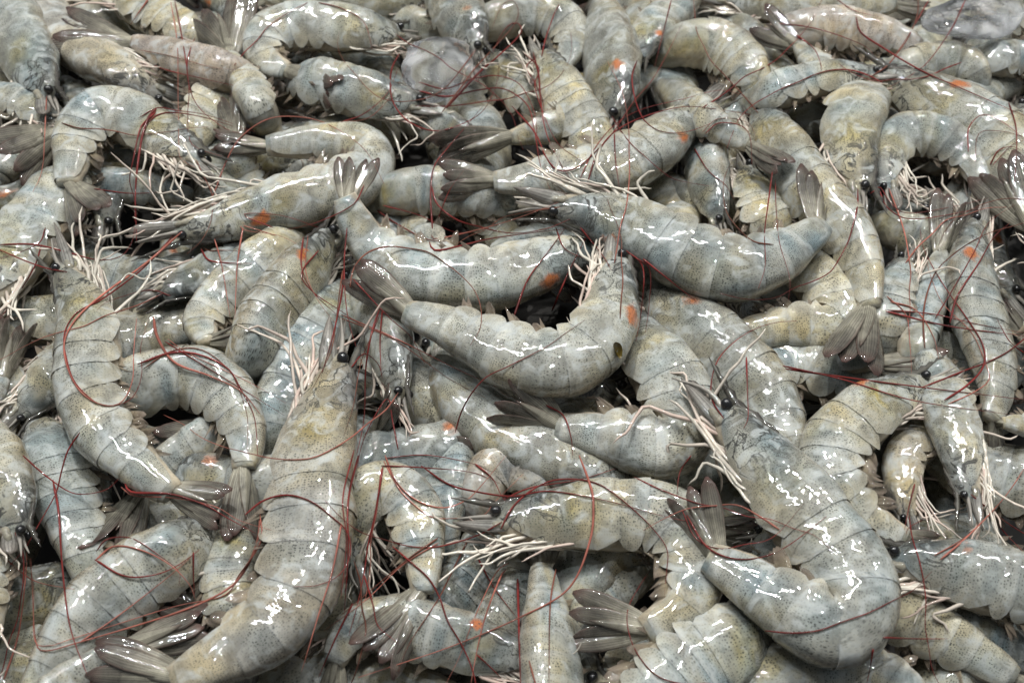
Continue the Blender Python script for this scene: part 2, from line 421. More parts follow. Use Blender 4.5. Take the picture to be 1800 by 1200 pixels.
def build_shrimp(label, pts, w, side='L', h=0.0, roll=12, tail=None, spread=13, fan=1.0, tone=None, group=None,
                 head=True, legs=True, swim=True, both=True, seed=0, legout=0.25, leglen=1.0, eyeboth=True, hole=None, segs=6, rost=1.0, scales=True):
    r = np.random.default_rng(1000 + seed)
    S = Spine(pts, w, side, roll, h)
    tn = Tone(r, **(tone or {}))
    V0 = S.P
    org = np.array([V0[:, 0].mean(), V0[:, 1].mean(), V0[:, 2].min() - S.H * 0.7])
    root = bpy.data.objects.new('shrimp', None)
    root.empty_display_size = 0.01
    C.objects.link(root); root.location = org
    root['label'] = label; root['category'] = 'shrimp'
    if group: root['group'] = group
    mk = lambda name, V, F, mat, col=None, solid=False, parent=None, aux=None: make(name, V, F, mat, parent or root, org, col, True, solid, aux)
    vis = S.vis
    # --- body: one continuous trunk from head to tail root
    q = np.linspace(-0.05, 1.02, 46); nt_ = 22
    th = np.tile(np.linspace(-math.pi, math.pi, nt_, endpoint=False), (len(q), 1))
    qq = np.tile(q[:, None], (1, nt_))
    X = S.skin(q, th, 0.975 - 0.10 * np.clip((np.abs(th) - 1.9) / 0.6, 0, 1) + 0.02 * np.sin(q[:, None] * 70) * np.clip((np.abs(th) - 1.9) / 0.6, 0, 1))
    cb = tn.col(qq, th, np.zeros(th.shape), vis)
    belly = np.clip((np.abs(th) - 1.6) / 0.6, 0, 1)[..., None] * 0.75
    cb[..., :3] = cb[..., :3] * (1 - belly) + np.array([0.40, 0.34, 0.25]) * belly * tn.dark
    V = X.reshape(-1, 3); F = grid_faces(len(q), nt_, True)
    F = [f[::-1] for f in F]
    F.append(list(range(nt_))); F.append([(len(q) - 1) * nt_ + i for i in range(nt_)][::-1])
    mk('body', V, F, 'flesh', cb.reshape(-1, 4), True)
    # --- shell plates
    def plate(name, a, b, kind):
        nr = 16 if kind == 'car' else 8
        t = np.linspace(0, 1, nr)
        q = a + (b - a) * t
        if kind == 'car':
            tm = np.interp(t, [0, .15, .4, .8, 1], [1.45, 2.0, 2.45, 2.5, 2.1])
            rad = np.interp(t, [0, .1, .6, .93, 1], [1.02, 1.012, 1.015, 1.028, 1.030])
        elif kind == 'last':
            tm = np.interp(t, [0, .2, .8, 1], [2.0, 2.2, 2.2, 1.9])
            rad = np.interp(t, [0, .1, .5, .9, 1], [0.994, 1.002, 1.010, 1.015, 1.02])
        else:
            tm = 1.72 + 0.80 * np.sin(math.pi * np.clip(t * 0.92 + 0.02, 0, 1)) ** 0.7 + r.uniform(-.08, .08)
            rad = np.interp(t, [0, .12, .5, .85, 1], [0.994, 1.002, 1.018, 1.028, 1.028])
        nc = 19
        v = np.linspace(-1, 1, nc)
        v = np.sign(v) * np.abs(v) ** 0.95
        th = v[None, :] * tm[:, None]
        wob = 1 + 0.010 * np.sin(th * 3.1 + q[:, None] * 60 + tn.p4[0]) + 0.008 * np.sin(th * 5.3 - q[:, None] * 41 + tn.p4[1])
        flare = 1 + 0.06 * np.clip((np.abs(th) - 1.4) / 0.7, 0, 1)
        lump = 0.024 * np.sin(th * 1.7 + q[:, None] * 19 + tn.p4[2]) + 0.018 * np.sin(th * 2.6 - q[:, None] * 33 + tn.p4[3])
        mul = rad[:, None] * (wob + lump) * flare * (1 + r.normal(0, .003))
        # crease between back plate and side flap
        mul = mul * (1 - 0.035 * np.exp(-((np.abs(th) - 1.32) / 0.13) ** 2))
        if kind == 'car':
            # grooves that mark the head shield
            g = np.exp(-((q[:, None] - (0.17 + 0.035 * np.abs(th))) / 0.010) ** 2) * np.exp(-((np.abs(th) - 0.9) / 0.5) ** 2)
            g2 = np.exp(-((np.abs(th) - (1.25 - q[:, None] * 0.8)) / 0.09) ** 2) * np.clip(1 - q[:, None] / 0.24, 0, 1)
            keel = np.exp(-(th / 0.16) ** 2) * np.clip(1 - q[:, None] / 0.3, 0, 1)
            mul = mul * (1 - 0.035 * g - 0.03 * g2 + 0.10 * keel)
        # the outer face, then a turned-in lip behind and below so that the plate has a free edge
        qq = np.tile(q[:, None], (1, nc)); tt = np.tile(t[:, None], (1, nc))
        rows = [(q, th, mul, tt)]
        rows.append((np.r_[q[-1], q[-1] - 0.001], np.stack([th[-1], th[-1]]), np.stack([mul[-1], mul[-1] * 0.985]), np.ones((2, nc))))
        Vs, Fs, Qs, Hs, Bs, n0 = [], [], [], [], [], 0
        for (q_, th_, mul_, t_) in rows:
            X = S.skin(q_, th_, mul_)
            Vs.append(X.reshape(-1, 3)); Fs += [[v_ + n0 for v_ in f[::-1]] for f in grid_faces(len(q_), nc)]; n0 += X.shape[0] * nc
            Qs.append(np.repeat(q_, nc)); Hs.append(th_.ravel()); Bs.append(np.exp(-((t_ - 0.92) / 0.16) ** 2).ravel())
        for j in (0, nc - 1):
            th_ = np.stack([th[:, j], th[:, j]], 1); mul_ = np.stack([mul[:, j], mul[:, j] * 0.96], 1)
            X = S.skin(q, th_, mul_)
            Vs.append(X.reshape(-1, 3)); Fs += [[v_ + n0 for v_ in (f if j == 0 else f[::-1])] for f in grid_faces(nr, 2)]; n0 += nr * 2
            Qs.append(np.repeat(q, 2)); Hs.append(th_.ravel()); Bs.append(np.zeros(nr * 2))
        Qs = np.concatenate(Qs); Hs = np.concatenate(Hs); Bs = np.concatenate(Bs) * (0.4 if kind == 'car' else 1.0)
        cc = tn.col(Qs, Hs, Bs, vis)
        mk(name, np.concatenate(Vs), Fs, 'shell', cc, True, None, np.stack([Qs, tn.roe(Qs, Hs, vis), Qs * S.len, Hs * S.H * .85], 1))
    for i in range(segs):
        a, b = SEG[i], SEG[i + 1]
        plate('abdomen_segment', a - 0.006, b + (0.018 if i < 5 else 0.004), 'last' if i == 5 else 'seg')
    if head: plate('carapace', -0.012, CAR + 0.018, 'car')
    # --- tail fan
    if tail is not False:
        P, T, D, B, hd, hv, ww = [a[0] for a in S.at([0.995])]
        base = P + D * hd * 0.05
        if tail is not None:
            tip = at(tail[0], tail[1], (tail[2] if len(tail) > 2 else h) * 0.01)
            Fd = tip - base; fl = np.linalg.norm(Fd); Fd = Fd / fl
        else:
            Fd = T; fl = S.len * 0.26
        fl *= fan
        Nn = S.N[-1]
        fn = unit(D * 0.35 + Nn * 0.85); fn = unit(fn - Fd * np.dot(fn, Fd)); lt = np.cross(fn, Fd)
        sp = math.radians(spread)
        wd = max(fl * 0.30, ww * 1.1)
        def tcol(tv, kind):
            t, v = tv[:, 0], np.abs(tv[:, 1])
            c0 = np.array([0.34, 0.32, 0.25]); c1 = np.array([0.092, 0.082, 0.070]); c2 = np.array([0.075, 0.028, 0.024])
            m1 = np.clip((t - 0.12) / 0.55, 0, 1)[:, None] * (0.55 if kind == 'telson' else 0.9)
            c = c0 * (1 - m1) + c1 * m1
            m2 = np.clip(np.maximum((t - 0.80) / 0.25, (v - 0.80) / 0.35 * np.clip(t * 1.6, 0, 1)), 0, 0.85)[:, None]
            c = c * (1 - m2) + c2 * m2
            vein = np.exp(-(tv[:, 1] / 0.12) ** 2)[:, None] * 0.5 * (1 - t[:, None])
            c = c * (1 - vein) + np.array([0.42, 0.40, 0.30]) * vein
            return np.concatenate([c * (0.7 + 0.3 * tn.dark), np.full((len(c), 1), 0.6)], 1)
        for k, (ang, ln, wf, off, nm) in enumerate([(-1.0, 1.0, 1.0, -0.7, 'uropod'), (1.0, 1.0, 1.0, -0.7, 'uropod'), (-0.48, 0.93, 0.9, -0.25, 'uropod'), (0.48, 0.93, 0.9, -0.25, 'uropod'), (0.0, 0.74, 0.62, 0.25, 'telson')]):
            a = ang * sp + r.normal(0, 0.03)
            f = unit(Fd * math.cos(a) + lt * math.sin(a) + fn * r.normal(0, 0.02)); l2 = unit(np.cross(fn, f)); n2 = np.cross(f, l2)
            tw = r.normal(0, 0.25) - 0.35 * ang
            l3 = l2 * math.cos(tw) + n2 * math.sin(tw); n3 = np.cross(f, l3)
            bV, bF, tv = blade(base + lt * ang * ww * 0.45 + fn * (off * 0.0022 + 0.0008) - f * fl * 0.02, f, l3, n3, fl * ln * r.uniform(.95, 1.03), wd * wf * 0.86,
                               cup=0.05 if nm == 'uropod' else 0.18, bend=r.normal(0.02, 0.03), pointed=nm == 'telson', twist=r.normal(0, .2), nl=11, nw=9, thick=.00018)
            mk(nm, bV, bF, 'fan', tcol(tv, nm), True, None, tv[:, 1] * .5 + .5)
    # --- head: eyes, beak, antennal scales
    if head:
        P, T, D, B, hd, hv, ww = [a[0] for a in S.at([0.012])]
        fw = -T
        for sd in (1, -1):
            if sd != vis and not eyeboth: continue
            er = S.H * 0.14
            ec = P + fw * S.H * 0.24 + D * hd * 0.55 + B * sd * (ww * 0.66 + er * 0.1)
            k = 10
            ph = np.linspace(0, math.pi, 8); az = np.linspace(0, 2 * math.pi, 12, endpoint=False)
            pp, aa = np.meshgrid(ph, az, indexing='ij')
            ax = unit(B * sd * 0.8 + fw * 0.6); u1 = unit(np.cross(ax, D)); u2 = np.cross(ax, u1)
            E = ec + er * (1.12 * np.cos(pp)[..., None] * ax + np.sin(pp)[..., None] * (np.cos(aa)[..., None] * u1 + np.sin(aa)[..., None] * u2))
            eye = mk('eye', E.reshape(-1, 3), grid_faces(8, 12, True), 'eye', None, True)
            sV, sF = tube(np.linspace(P + D * hd * 0.45 + B * sd * ww * 0.3, ec - ax * er * 0.6, 4), [er * 0.6, er * 0.66, er * 0.75, er * 0.8], 8)
            mk('eyestalk', sV, sF, 'flesh', np.array([0.20, 0.20, 0.17, 0.4]), False, eye)
        # beak with teeth along its upper edge
        n = 15
        qs = np.linspace(0.13, -0.005, 6)
        Pq, Tq, Dq, Bq, hq, _, _ = S.at(qs)
        top = [Pq[i] + Dq[i] * hq[i] * 1.04 for i in range(6)]
        e0 = top[-1]; dirn = unit(fw + D * 0.10); RL = S.len * 0.175 * rost
        for j in range(1, 9): top.append(e0 + dirn * RL * j / 8 + D * RL * 0.05 * (j / 8) ** 2)
        top = np.array(top); n = len(top)
        d2 = np.vstack([Dq, np.tile(D, (n - 6, 1))]); b2 = np.vstack([Bq, np.tile(B, (n - 6, 1))])
        hh = S.H * np.interp(np.arange(n), [0, 5, 8, n - 1], [0.03, 0.10, 0.075, 0.010])
        tooth = np.where(np.arange(n) % 2 == 1, 0.065, 0.0) * S.H * np.interp(np.arange(n), [0, 3, n - 2, n - 1], [0.4, 1, .7, 0])
        up = top + d2 * (hh * 0.8 + tooth)[:, None]; lo = top - d2 * (hh * 1.3)[:, None]
        bw = S.H * np.interp(np.arange(n), [0, 5, n - 1], [0.05, 0.085, 0.014])
        rV = np.stack([up, top + b2 * bw[:, None], lo, top - b2 * bw[:, None]], 1).reshape(-1, 3)
        rF = grid_faces(n, 4, True); rF.append([3, 2, 1, 0]); rF.append([(n - 1) * 4 + i for i in range(4)])
        rc = np.tile(np.array([0.10, 0.095, 0.08, 0.5]), (len(rV), 1)); rc[0::4, :3] = (0.045, 0.04, 0.038)
        mk('rostrum', rV, rF, 'fan', rc, True)
        if scales:
            for sd in (1, -1):
                f = unit(fw + B * sd * r.uniform(.02, .16) - D * r.uniform(-0.02, 0.16)); l = unit(np.cross(D * 0.6 + B * sd * 0.8, f)); nn = np.cross(f, l)
                bV, bF, tv = blade(P + B * sd * ww * 0.55 - D * hv * 0.12 - f * S.H * 0.1, f, l, nn, S.len * r.uniform(.18, .23), S.H * 0.48, cup=0.12, bend=r.normal(0, .04), nl=9, nw=5, pointed=r.random() < .5)
                m = np.clip(tv[:, :1], 0, 1)
                cc = np.array([0.36, 0.36, 0.33]) * (1 - m) + np.array([0.20, 0.175, 0.15]) * m
                ed = np.clip((np.abs(tv[:, 1:]) - .6) / .4, 0, 1) * 0.6
                cc = cc * (1 - ed) + np.array([0.10, 0.085, 0.07]) * ed
                mk('antennal_scale', bV, bF, 'fan', np.concatenate([cc, np.full((len(cc), 1), 1.0)], 1), True, None, tv[:, 1] * .3 + .5)
            # knobbly bases of the feelers below the eyes
            for sd in (1, -1):
                a = P + B * sd * ww * 0.62 - D * hv * 0.25 - fw * S.H * 0.12
                aV, aF = tube(catmull([a, a + fw * S.H * .18 + B * sd * S.H * .05, a + fw * S.H * .40 + B * sd * S.H * .03, a + fw * S.H * .56], 9)[0], S.H * np.array([.05, .10, .13, .12, .095, .11, .10, .08, .03]), 9)
                mk('antenna_base', aV, aF, 'flesh', np.array([0.23, 0.215, 0.17, 0.9]), True)
            # short feelers between the eyes
            for sd in (1, -1):
                a = P + fw * S.H * 0.1 + D * hd * 0.25 + B * sd * ww * 0.25
                L = S.len * r.uniform(.13, .18)
                tV, tF = tube(catmull([a, a + fw * L * .5 + B * sd * L * .04, a + fw * L + D * L * r.normal(0, .1) + B * sd * L * .1], 8)[0], np.linspace(S.H * 0.085, S.H * 0.018, 8), 6)
                mk('antennule', tV, tF, 'leg', np.array([0.26, 0.24, 0.21, 0.6]))
    # --- walking legs: limp and clumped together
    if legs:
        for sd in ((1, -1) if both else (vis,)):
            aim = r.normal(.08, .14); pinch = S.at([-0.02 + r.uniform(-.05, .03)])
            goal = pinch[0][0] - pinch[2][0] * pinch[5][0] * r.uniform(1.0, 1.9) + pinch[3][0] * sd * pinch[6][0] * r.uniform(.2, .9)
            nl_ = (12 if both else 7) if sd == vis else 4
            for i in range(nl_):
                qr = 0.05 + 0.26 * i / nl_ + r.normal(0, .014)
                P, T, D, B, hd, hv, ww = [a[0] for a in S.at([qr])]
                fw = -T; L = S.len * r.uniform(.17, .40) * leglen
                p0 = P - D * hv * 0.62 + B * sd * ww * r.uniform(.35, .6)
                out = 1.0 if r.random() < legout * .8 else 0.0
                dn = unit(-D + B * sd * (r.uniform(-.1, .4) if sd == vis else r.uniform(-.4, .1)) + fw * r.uniform(.1, .7))
                p1 = p0 + dn * S.H * r.uniform(.06, .24) + fw * L * r.uniform(.10, .22)
                f2 = unit(unit(goal - p1) * .8 + fw * .5 + dn * (aim + r.normal(0, .10)) + B * r.normal(0, .08))
                if out: f2 = unit(fw * r.uniform(.1, 1) + dn * r.uniform(.3, 1.0))
                p2_ = p1 + f2 * L * r.uniform(.32, .50)
                if out: f3 = unit(fw * r.uniform(-.9, .9) + dn * r.uniform(.1, 1) + B * r.normal(0, .2))
                else: f3 = unit(f2 + dn * r.normal(.05, .28) + B * r.normal(0, .15))
                p3 = p2_ + f3 * L * r.uniform(.22, .36)
                p4 = p3 + unit(f3 + dn * r.normal(0, .8) + B * r.normal(0, .4)) * L * r.uniform(.10, .22)
                raw = []
                for a, b in ((p0, p1), (p1, p2_), (p2_, p3), (p3, p4)):
                    n_ = unit(r.normal(0, 1, 3)) * np.linalg.norm(b - a) * .05
                    raw += [a + (b - a) * 0.10, a + (b - a) * 0.5 + n_, a + (b - a) * 0.90]
                lp = np.array(raw)
                lr = S.H * np.array([.046, .052, .050, .052, .046, .036, .046, .038, .030, .034, .024, .006]) * r.uniform(.7, 1.15)
                lV, lF = tube(lp, lr, 6)
                k = r.random() ** 2 * .7
                lc = np.array([0.62, 0.575, 0.49]) * (1 - k) + np.array([0.46, 0.31, 0.26]) * k
                mk('leg', lV, lF, 'leg', np.r_[lc * (0.6 + 0.4 * tn.dark) * r.uniform(.75, 1.1), 0.8])
    # --- swimmerets
    if swim:
        for sd in ((1, -1) if both else (vis,)):
            lean = r.uniform(.5, 1.0)
            for i in range(5):
                qr = SEG[i] + (SEG[i + 1] - SEG[i]) * 0.6
                P, T, D, B, hd, hv, ww = [a[0] for a in S.at([qr])]
                b0 = P - D * hv * 0.52 + B * sd * ww * 0.38
                Vs, Fs, Cs, n0 = [], [], [], 0
                for j in range(3):
                    f = unit(-D * r.uniform(.5, .85) + T * lean * r.uniform(.6, 1.2) + B * sd * r.uniform(-.2, .25))
                    l = unit(np.cross(f, B * sd + D * 0.25 * r.normal())); nn = np.cross(f, l)
                    bV, bF, tv = blade(b0 + T * S.H * .06 * j, f, l, nn, S.H * r.uniform(.5, 1.0) * (1 - .05 * i), S.H * r.uniform(.16, .34), cup=.12, bend=r.normal(0, .12), nl=8, nw=5, thick=.0002, twist=r.normal(0, .4), pointed=r.random() < .6, ribh=.4)
                    Vs.append(bV); Fs += [[x + n0 for x in f_] for f_ in bF]; n0 += len(bV)
                    m = np.clip((tv[:, :1] - .2) / .6, 0, 1)
                    c = np.array([0.36, 0.30, 0.20]) * (1 - m) + np.array([0.20, 0.16, 0.125]) * m
                    Cs.append(np.concatenate([c * tn.dark * r.uniform(.7, 1.2), np.full((len(c), 1), .5)], 1))
                mk('swimmeret', np.concatenate(Vs), Fs, 'paddle', np.concatenate(Cs))
    if hole:
        qh, th_ = hole
        Pq = S.skin(np.array([qh]), np.array([[th_ * vis]]), np.array([[1.05]]))[0, 0]
        P, T, D, B, hd, hv, ww = [a[0] for a in S.at([qh])]
        nrm = unit(Pq - P); l = unit(np.cross(nrm, T)); f = np.cross(l, nrm)
        az = np.linspace(0, 2 * math.pi, 20, endpoint=False); rad = S.H * (0.17 + .02 * np.sin(az * 3))
        ringo = Pq + nrm * 0.0006 + (np.cos(az) * rad)[:, None] * l * 1.5 + (np.sin(az) * rad)[:, None] * f * 0.75
        ringi = Pq - nrm * 0.0004 + (np.cos(az) * rad * .8)[:, None] * l * 1.5 + (np.sin(az) * rad * .8)[:, None] * f * 0.75
        hV = np.vstack([ringo, ringi, Pq[None] - nrm * 0.0006]); hF = grid_faces(2, 20, True) + [[20 + i, 20 + (i + 1) % 20, 40] for i in range(20)]
        mk('shell_hole', hV, hF, 'hole')
    return root, S, org
# ------------------------------------------------------------------ the setting
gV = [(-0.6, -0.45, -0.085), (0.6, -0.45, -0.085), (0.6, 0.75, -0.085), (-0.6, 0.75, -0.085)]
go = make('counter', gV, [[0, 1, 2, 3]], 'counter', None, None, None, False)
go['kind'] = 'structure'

# ------------------------------------------------------------------ the shrimps, as they lie in the pile
# key: (label, spine points head to tail root in photo pixels (x, y[, height cm]), depth in px, back side, height cm, options)
SH = {}
def S_(key, label, pts, w, side, h=0.0, **kw): SH[key] = (label, pts, w, side, h, kw)
T_ = lambda **k: k

# middle
S_('C1', 'curled grey shrimp on top at the centre, yellow-brown hole behind its head', [(1080,462),(1076,505),(1066,555),(1036,606),(990,634),(934,632),(883,614),(838,593),(796,572),(722,548)], 118, 'L', 0.9, tail=(613,472,1.5), spread=9, roll=14, hole=(0.36, 0.62), tone=T_(orange=1.2, warm=.05), legout=.5)
S_('C2', 'grey shrimp lying just above the central one, tail fan raised at its left end', [(1048,437,-.6),(1000,447),(940,466),(880,482),(815,489),(750,480),(695,459),(652,425,.2),(625,385,1.0),(610,352,1.7)], 108, 'L', -0.2, tail=(628,270,2.3), spread=18, roll=12, tone=T_(blue=.25, orange=1.2), legs=False)
S_('C3', 'slate-blue curved shrimp right of centre with dark head pointing left', [(985,364),(1040,374),(1100,394),(1155,418),(1205,444),(1260,464),(1310,468),(1360,450),(1400,425),(1440,398)], 118, 'R', 1.0, tail=(1441,298,1.4), spread=15, roll=10, tone=T_(blue=.4, orange=1.2, dark=.92), legout=.4)
S_('C4', 'large pale grey shrimp running from the central one down to the right', [(1145,492,-1.2),(1187,552),(1237,598),(1282,638),(1325,685),(1355,737),(1375,795),(1390,850,-1.6)], 124, 'L', -0.9, roll=20, tone=T_(warm=.12, orange=1.0), tail=(1410,960,-2.5))
S_('C5', 'big folded grey shrimp at lower right, its tail bent back beside its head', [(1272,735),(1328,803),(1384,874),(1434,938),(1476,996),(1494,1050),(1474,1090),(1428,1084),(1370,1050),(1314,1014),(1255,981)], 150, 'L', 1.3, tail=(1190,858,1.8), spread=17, fan=1.02, roll=10, tone=T_(blue=.2), legout=.25)
S_('C6', 'rounded speckled back of a shrimp bulging out under the central one', [(1115,838,-2.4),(1050,822),(985,800),(920,770),(868,740),(826,704),(802,662),(800,620,-2.2)], 128, 'L', -1.5, roll=28, tone=T_(warm=.1), tail=(800,560,-3), spread=10)
S_('C7', 'grey shrimp below the central one, tail fan pointing left across a rounded back', [(1090,560,-1.4),(1125,602,-1.0),(1158,650),(1184,698),(1194,742),(1176,772),(1130,774),(1075,764),(1028,757),(985,750)], 124, 'L', -0.5, tail=(870,680,1.0), spread=18, roll=8, tone=T_(blue=.15))
S_('C8', 'shrimp facing down at centre left, only head and white legs showing', [(700,690),(694,645),(682,595),(664,545),(645,500,-1.6),(640,450,-2.6)], 96, 'R', -0.9, roll=50, tone=T_(warm=.1), tail=(640,420,-3))
S_('C9', 'pale leaf-shaped tail fan standing up beside the big shrimp eye at centre left', [(690,960,-3),(670,920),(655,880),(645,840),(643,800),(650,770)], 70, 'L', -2.0, tail=(697,688,.3), spread=10, roll=20)
S_('C10', 'shrimp under the tangle at centre, thin brown tail blades pointing right', [(560,900,-3.2),(600,850),(640,815),(680,795),(720,785)], 70, 'R', -1.9, tail=(860,785,-1.2), spread=7, roll=20, head=False, legs=False)
S_('C20', 'yellowish folded shrimp under the slate-blue one, its bend pointing right', [(1360,430,-1.6),(1405,470),(1445,510),(1466,545),(1450,570),(1405,572),(1345,576),(1290,585)], 92, 'L', -0.8, roll=4, tone=T_(warm=.5), tail=(1220,600,-2.4))
# left
S_('L1', 'long grey shrimp at left, head up and tail pointing lower right', [(118,478),(147,535),(160,595),(160,655),(166,708),(192,760),(230,800),(262,832),(298,860)], 110, 'R', 0.8, tail=(404,892,0.5), spread=13, roll=4, tone=T_(warm=.15, yellow=.9), legout=.3)
S_('L2', 'whitish speckled shrimp arching right beside the long left one, tail hanging down', [(140,760,-1.4),(185,715,-1.1),(240,684),(300,667),(355,670),(398,700),(422,745),(432,785),(428,818)], 106, 'L', -0.3, tail=(430,955,-0.3), spread=6, roll=24, tone=T_(warm=.05), head=True)
S_('L3', 'shrimp head with black eye at the left edge, beside pink-white legs', [(35,728),(66,694),(102,652),(140,610,-1.6),(170,570,-2)], 84, 'R', -0.9, roll=20, tone=T_(warm=.2, dark=.85))
S_('L4', 'brown-red tail fan at the left edge below yellow legs', [(-120,760),(-80,735),(-45,710),(-15,690),(5,665)], 60, 'R', -0.7, tail=(26,552,-.4), spread=14, head=False, legs=False)
S_('L5', 'bluish shrimp at left edge with bright yellow legs and belly', [(-22,535),(18,470),(58,415),(92,366),(118,330),(150,300,-1.6)], 118, 'L', -0.5, roll=-14, tone=T_(blue=.35, yellow=1.0, warm=.1), legout=.2, tail=(215,290,-2))
S_('L6', 'curled shrimp at upper left shaped like an arch, dark tail hanging left', [(345,282),(303,256),(258,230),(215,207),(180,204),(156,222),(140,248),(131,278),(124,305),(122,320)], 94, 'R', 0.7, tail=(168,392,1.0), spread=13, roll=2, tone=T_(warm=.15, yellow=.9), legout=.45)
S_('L7', 'smooth blue-grey tail end lying under the arched upper-left shrimp', [(70,360,-2.6),(120,345),(170,333),(225,330),(280,336),(335,346)], 66, 'L', -1.3, roll=25, tone=T_(blue=.4), tail=(420,352,-1.8), spread=6, head=False, legs=False)
S_('L8', 'olive shrimp with bright orange spot, bent double under the raised tail fan', [(325,402),(390,388),(450,370),(512,352),(572,334),(622,316),(648,288),(634,264),(598,257),(552,253),(512,255),(477,257)], 96, 'R', 0.1, tail=(366,250,0.6), spread=7, roll=6, tone=T_(warm=.2, orange=1.4, yellow=.9), legout=.2)
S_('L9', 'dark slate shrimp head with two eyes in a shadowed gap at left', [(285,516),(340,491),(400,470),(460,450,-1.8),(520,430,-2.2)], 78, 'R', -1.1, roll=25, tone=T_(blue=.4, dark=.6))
S_('L10', 'brown-dotted shrimp pointing up right with orange patch behind its head', [(578,420),(543,468),(506,520),(472,570),(448,620),(440,660,-1.6),(450,700,-2.4)], 112, 'R', -0.2, roll=52, tone=T_(warm=.3, orange=1.4, dark=.85), tail=(450,760,-3))
S_('L11', 'pale tail with small red-rimmed fan curled up against the brown-dotted shrimp', [(545,395,-2.4),(500,430),(455,468),(412,505),(378,540),(356,572,-.5),(366,598,.2)], 84, 'R', -0.9, tail=(432,574,0.8), spread=18, roll=12, head=False, legs=False, tone=T_(warm=.2))
S_('L12', 'blue-green shrimp back sloping behind the biggest upright shrimp', [(615,505,-2),(578,568),(545,622),(514,680),(492,740),(480,800,-2.2)], 112, 'R', -1.3, roll=12, tone=T_(blue=.55, yellow=.8), tail=(470,860,-3))
S_('FL', 'clear tail fan peeping out below the whitish arched shrimp', [(470,700,-3),(440,715),(410,728),(385,745)], 62, 'L', -1.9, tail=(288,806,-1.3), spread=18, head=False, legs=False)
# bottom left
S_('B1', 'largest shrimp, upright at bottom left with round black eye and yellow gill', [(588,648),(573,712),(556,780),(544,850),(538,920),(530,988),(508,1052),(462,1104),(404,1142),(352,1172),(312,1190)], 148, 'L', 1.2, tail=(148,1160,1.0), spread=11, roll=22, tone=T_(warm=.28, yellow=.9, pink=.08), legout=.3)
S_('B2', 'glossy grey shrimp lying diagonally at bottom left under red feelers', [(372,935,-.9),(312,974),(252,1014),(194,1060),(144,1116),(98,1180),(64,1240)], 132, 'R', -0.1, roll=24, tone=T_(warm=.1), tail=(0,1330,-.5), legout=.3)
S_('B3', 'yellow-speckled shrimp wedged between the diagonal one and the largest one', [(430,905,-1.2),(415,950),(402,1000),(400,1050),(420,1100),(440,1150)], 92, 'L', -0.9, roll=20, tone=T_(yellow=1.0, warm=.25), tail=(440,1230,-2))
S_('B4', 'silvery rounded tail fan crossing the diagonal shrimp at bottom left', [(20,1290,-1.2),(60,1250),(105,1210),(155,1172),(210,1140)], 66, 'L', 0.5, tail=(372,1085,0.9), spread=9, roll=20, head=False, legs=False)
S_('BL1', 'shrimp head with shiny black eye and pink legs at the lower left edge', [(26,935),(10,880),(-14,825),(-45,770),(-80,720)], 112, 'R', 0.7, roll=20, tone=T_(warm=.25), legout=.8)
S_('BL2', 'blue-grey shrimp back squeezed under the long left shrimp near the lower left', [(72,742,-1.6),(98,800),(118,858),(136,918),(152,976),(168,1030,-1.4)], 104, 'R', -0.8, roll=22, tone=T_(blue=.2), tail=(190,1110,-2))
S_('BL3', 'dark grey tail fan pointing down left beneath the long left shrimp', [(420,740,-3),(370,765),(320,795),(280,825),(250,855)], 66, 'R', -1.3, tail=(176,978,-.3), spread=12, head=False, legs=False)
S_('BL4', 'yellow shrimp side cut by the left edge near the bottom', [(-60,1180),(-40,1120),(-28,1050),(-30,980),(-50,920)], 84, 'L', 0.2, roll=10, tone=T_(warm=.7, yellow=1), head=False, tail=False)
# bottom middle
S_('B5', 'arched yellow-grey shrimp at bottom centre, tail pointing down left', [(622,985,-.8),(622,938,-.5),(634,890),(664,864),(700,872),(726,908),(737,952),(742,1000),(742,1036)], 98, 'L', 0.1, tail=(645,1172,0.4), spread=11, roll=10, tone=T_(warm=.3, yellow=.8))
S_('B6', 'straight shrimp tail seen from its back at the bottom edge centre', [(1000,1420),(990,1350),(980,1280),(974,1210),(968,1150),(964,1095),(960,1050),(955,1000)], 118, 'L', -0.6, roll=48, tone=T_(warm=.05), tail=(950,930,-1.6), head=False, legs=False)
S_('B7', 'long-headed shrimp at bottom centre facing left, white legs folded below', [(882,917),(950,916),(1020,912),(1090,910),(1148,914),(1192,940),(1214,985),(1214,1032),(1192,1072),(1140,1104)], 126, 'L', 0.3, tail=(990,1090,-.2), spread=13, roll=2, tone=T_(warm=.25, yellow=1.0), legout=.2, legs=True)
S_('B8', 'greenish shrimp with dark blue shoulder at bottom edge, white legs above', [(1345,1108,-1.2),(1290,1122),(1230,1152),(1172,1200),(1120,1260),(1080,1330)], 150, 'L', -0.3, roll=0, tone=T_(blue=.4, yellow=.9), legout=.1, head=True, tail=False)
S_('B9', 'long smooth tail sloping down right under the big folded shrimp', [(1370,930,-2.2),(1430,985),(1485,1022),(1535,1052),(1585,1080),(1640,1112),(1700,1146),(1775,1190)], 112, 'L', -0.7, roll=22, tone=T_(warm=.22), tail=(1880,1250,-.8), legs=False)
S_('B10', 'speckled shrimp back along the bottom edge beneath the big folded shrimp', [(1250,1200,-1.6),(1320,1184),(1390,1172),(1465,1166),(1530,1172),(1590,1196),(1630,1240)], 92, 'R', -0.7, roll=30, tone=T_(warm=.1))
S_('B11', 'pinkish dotted bend of a shrimp half buried above the long-headed one', [(835,930,-2.6),(846,872),(868,832),(905,826),(934,850),(946,900,-2.6)], 84, 'L', -1.7, roll=30, tone=T_(pink=.15, warm=.1), head=False, legs=False)
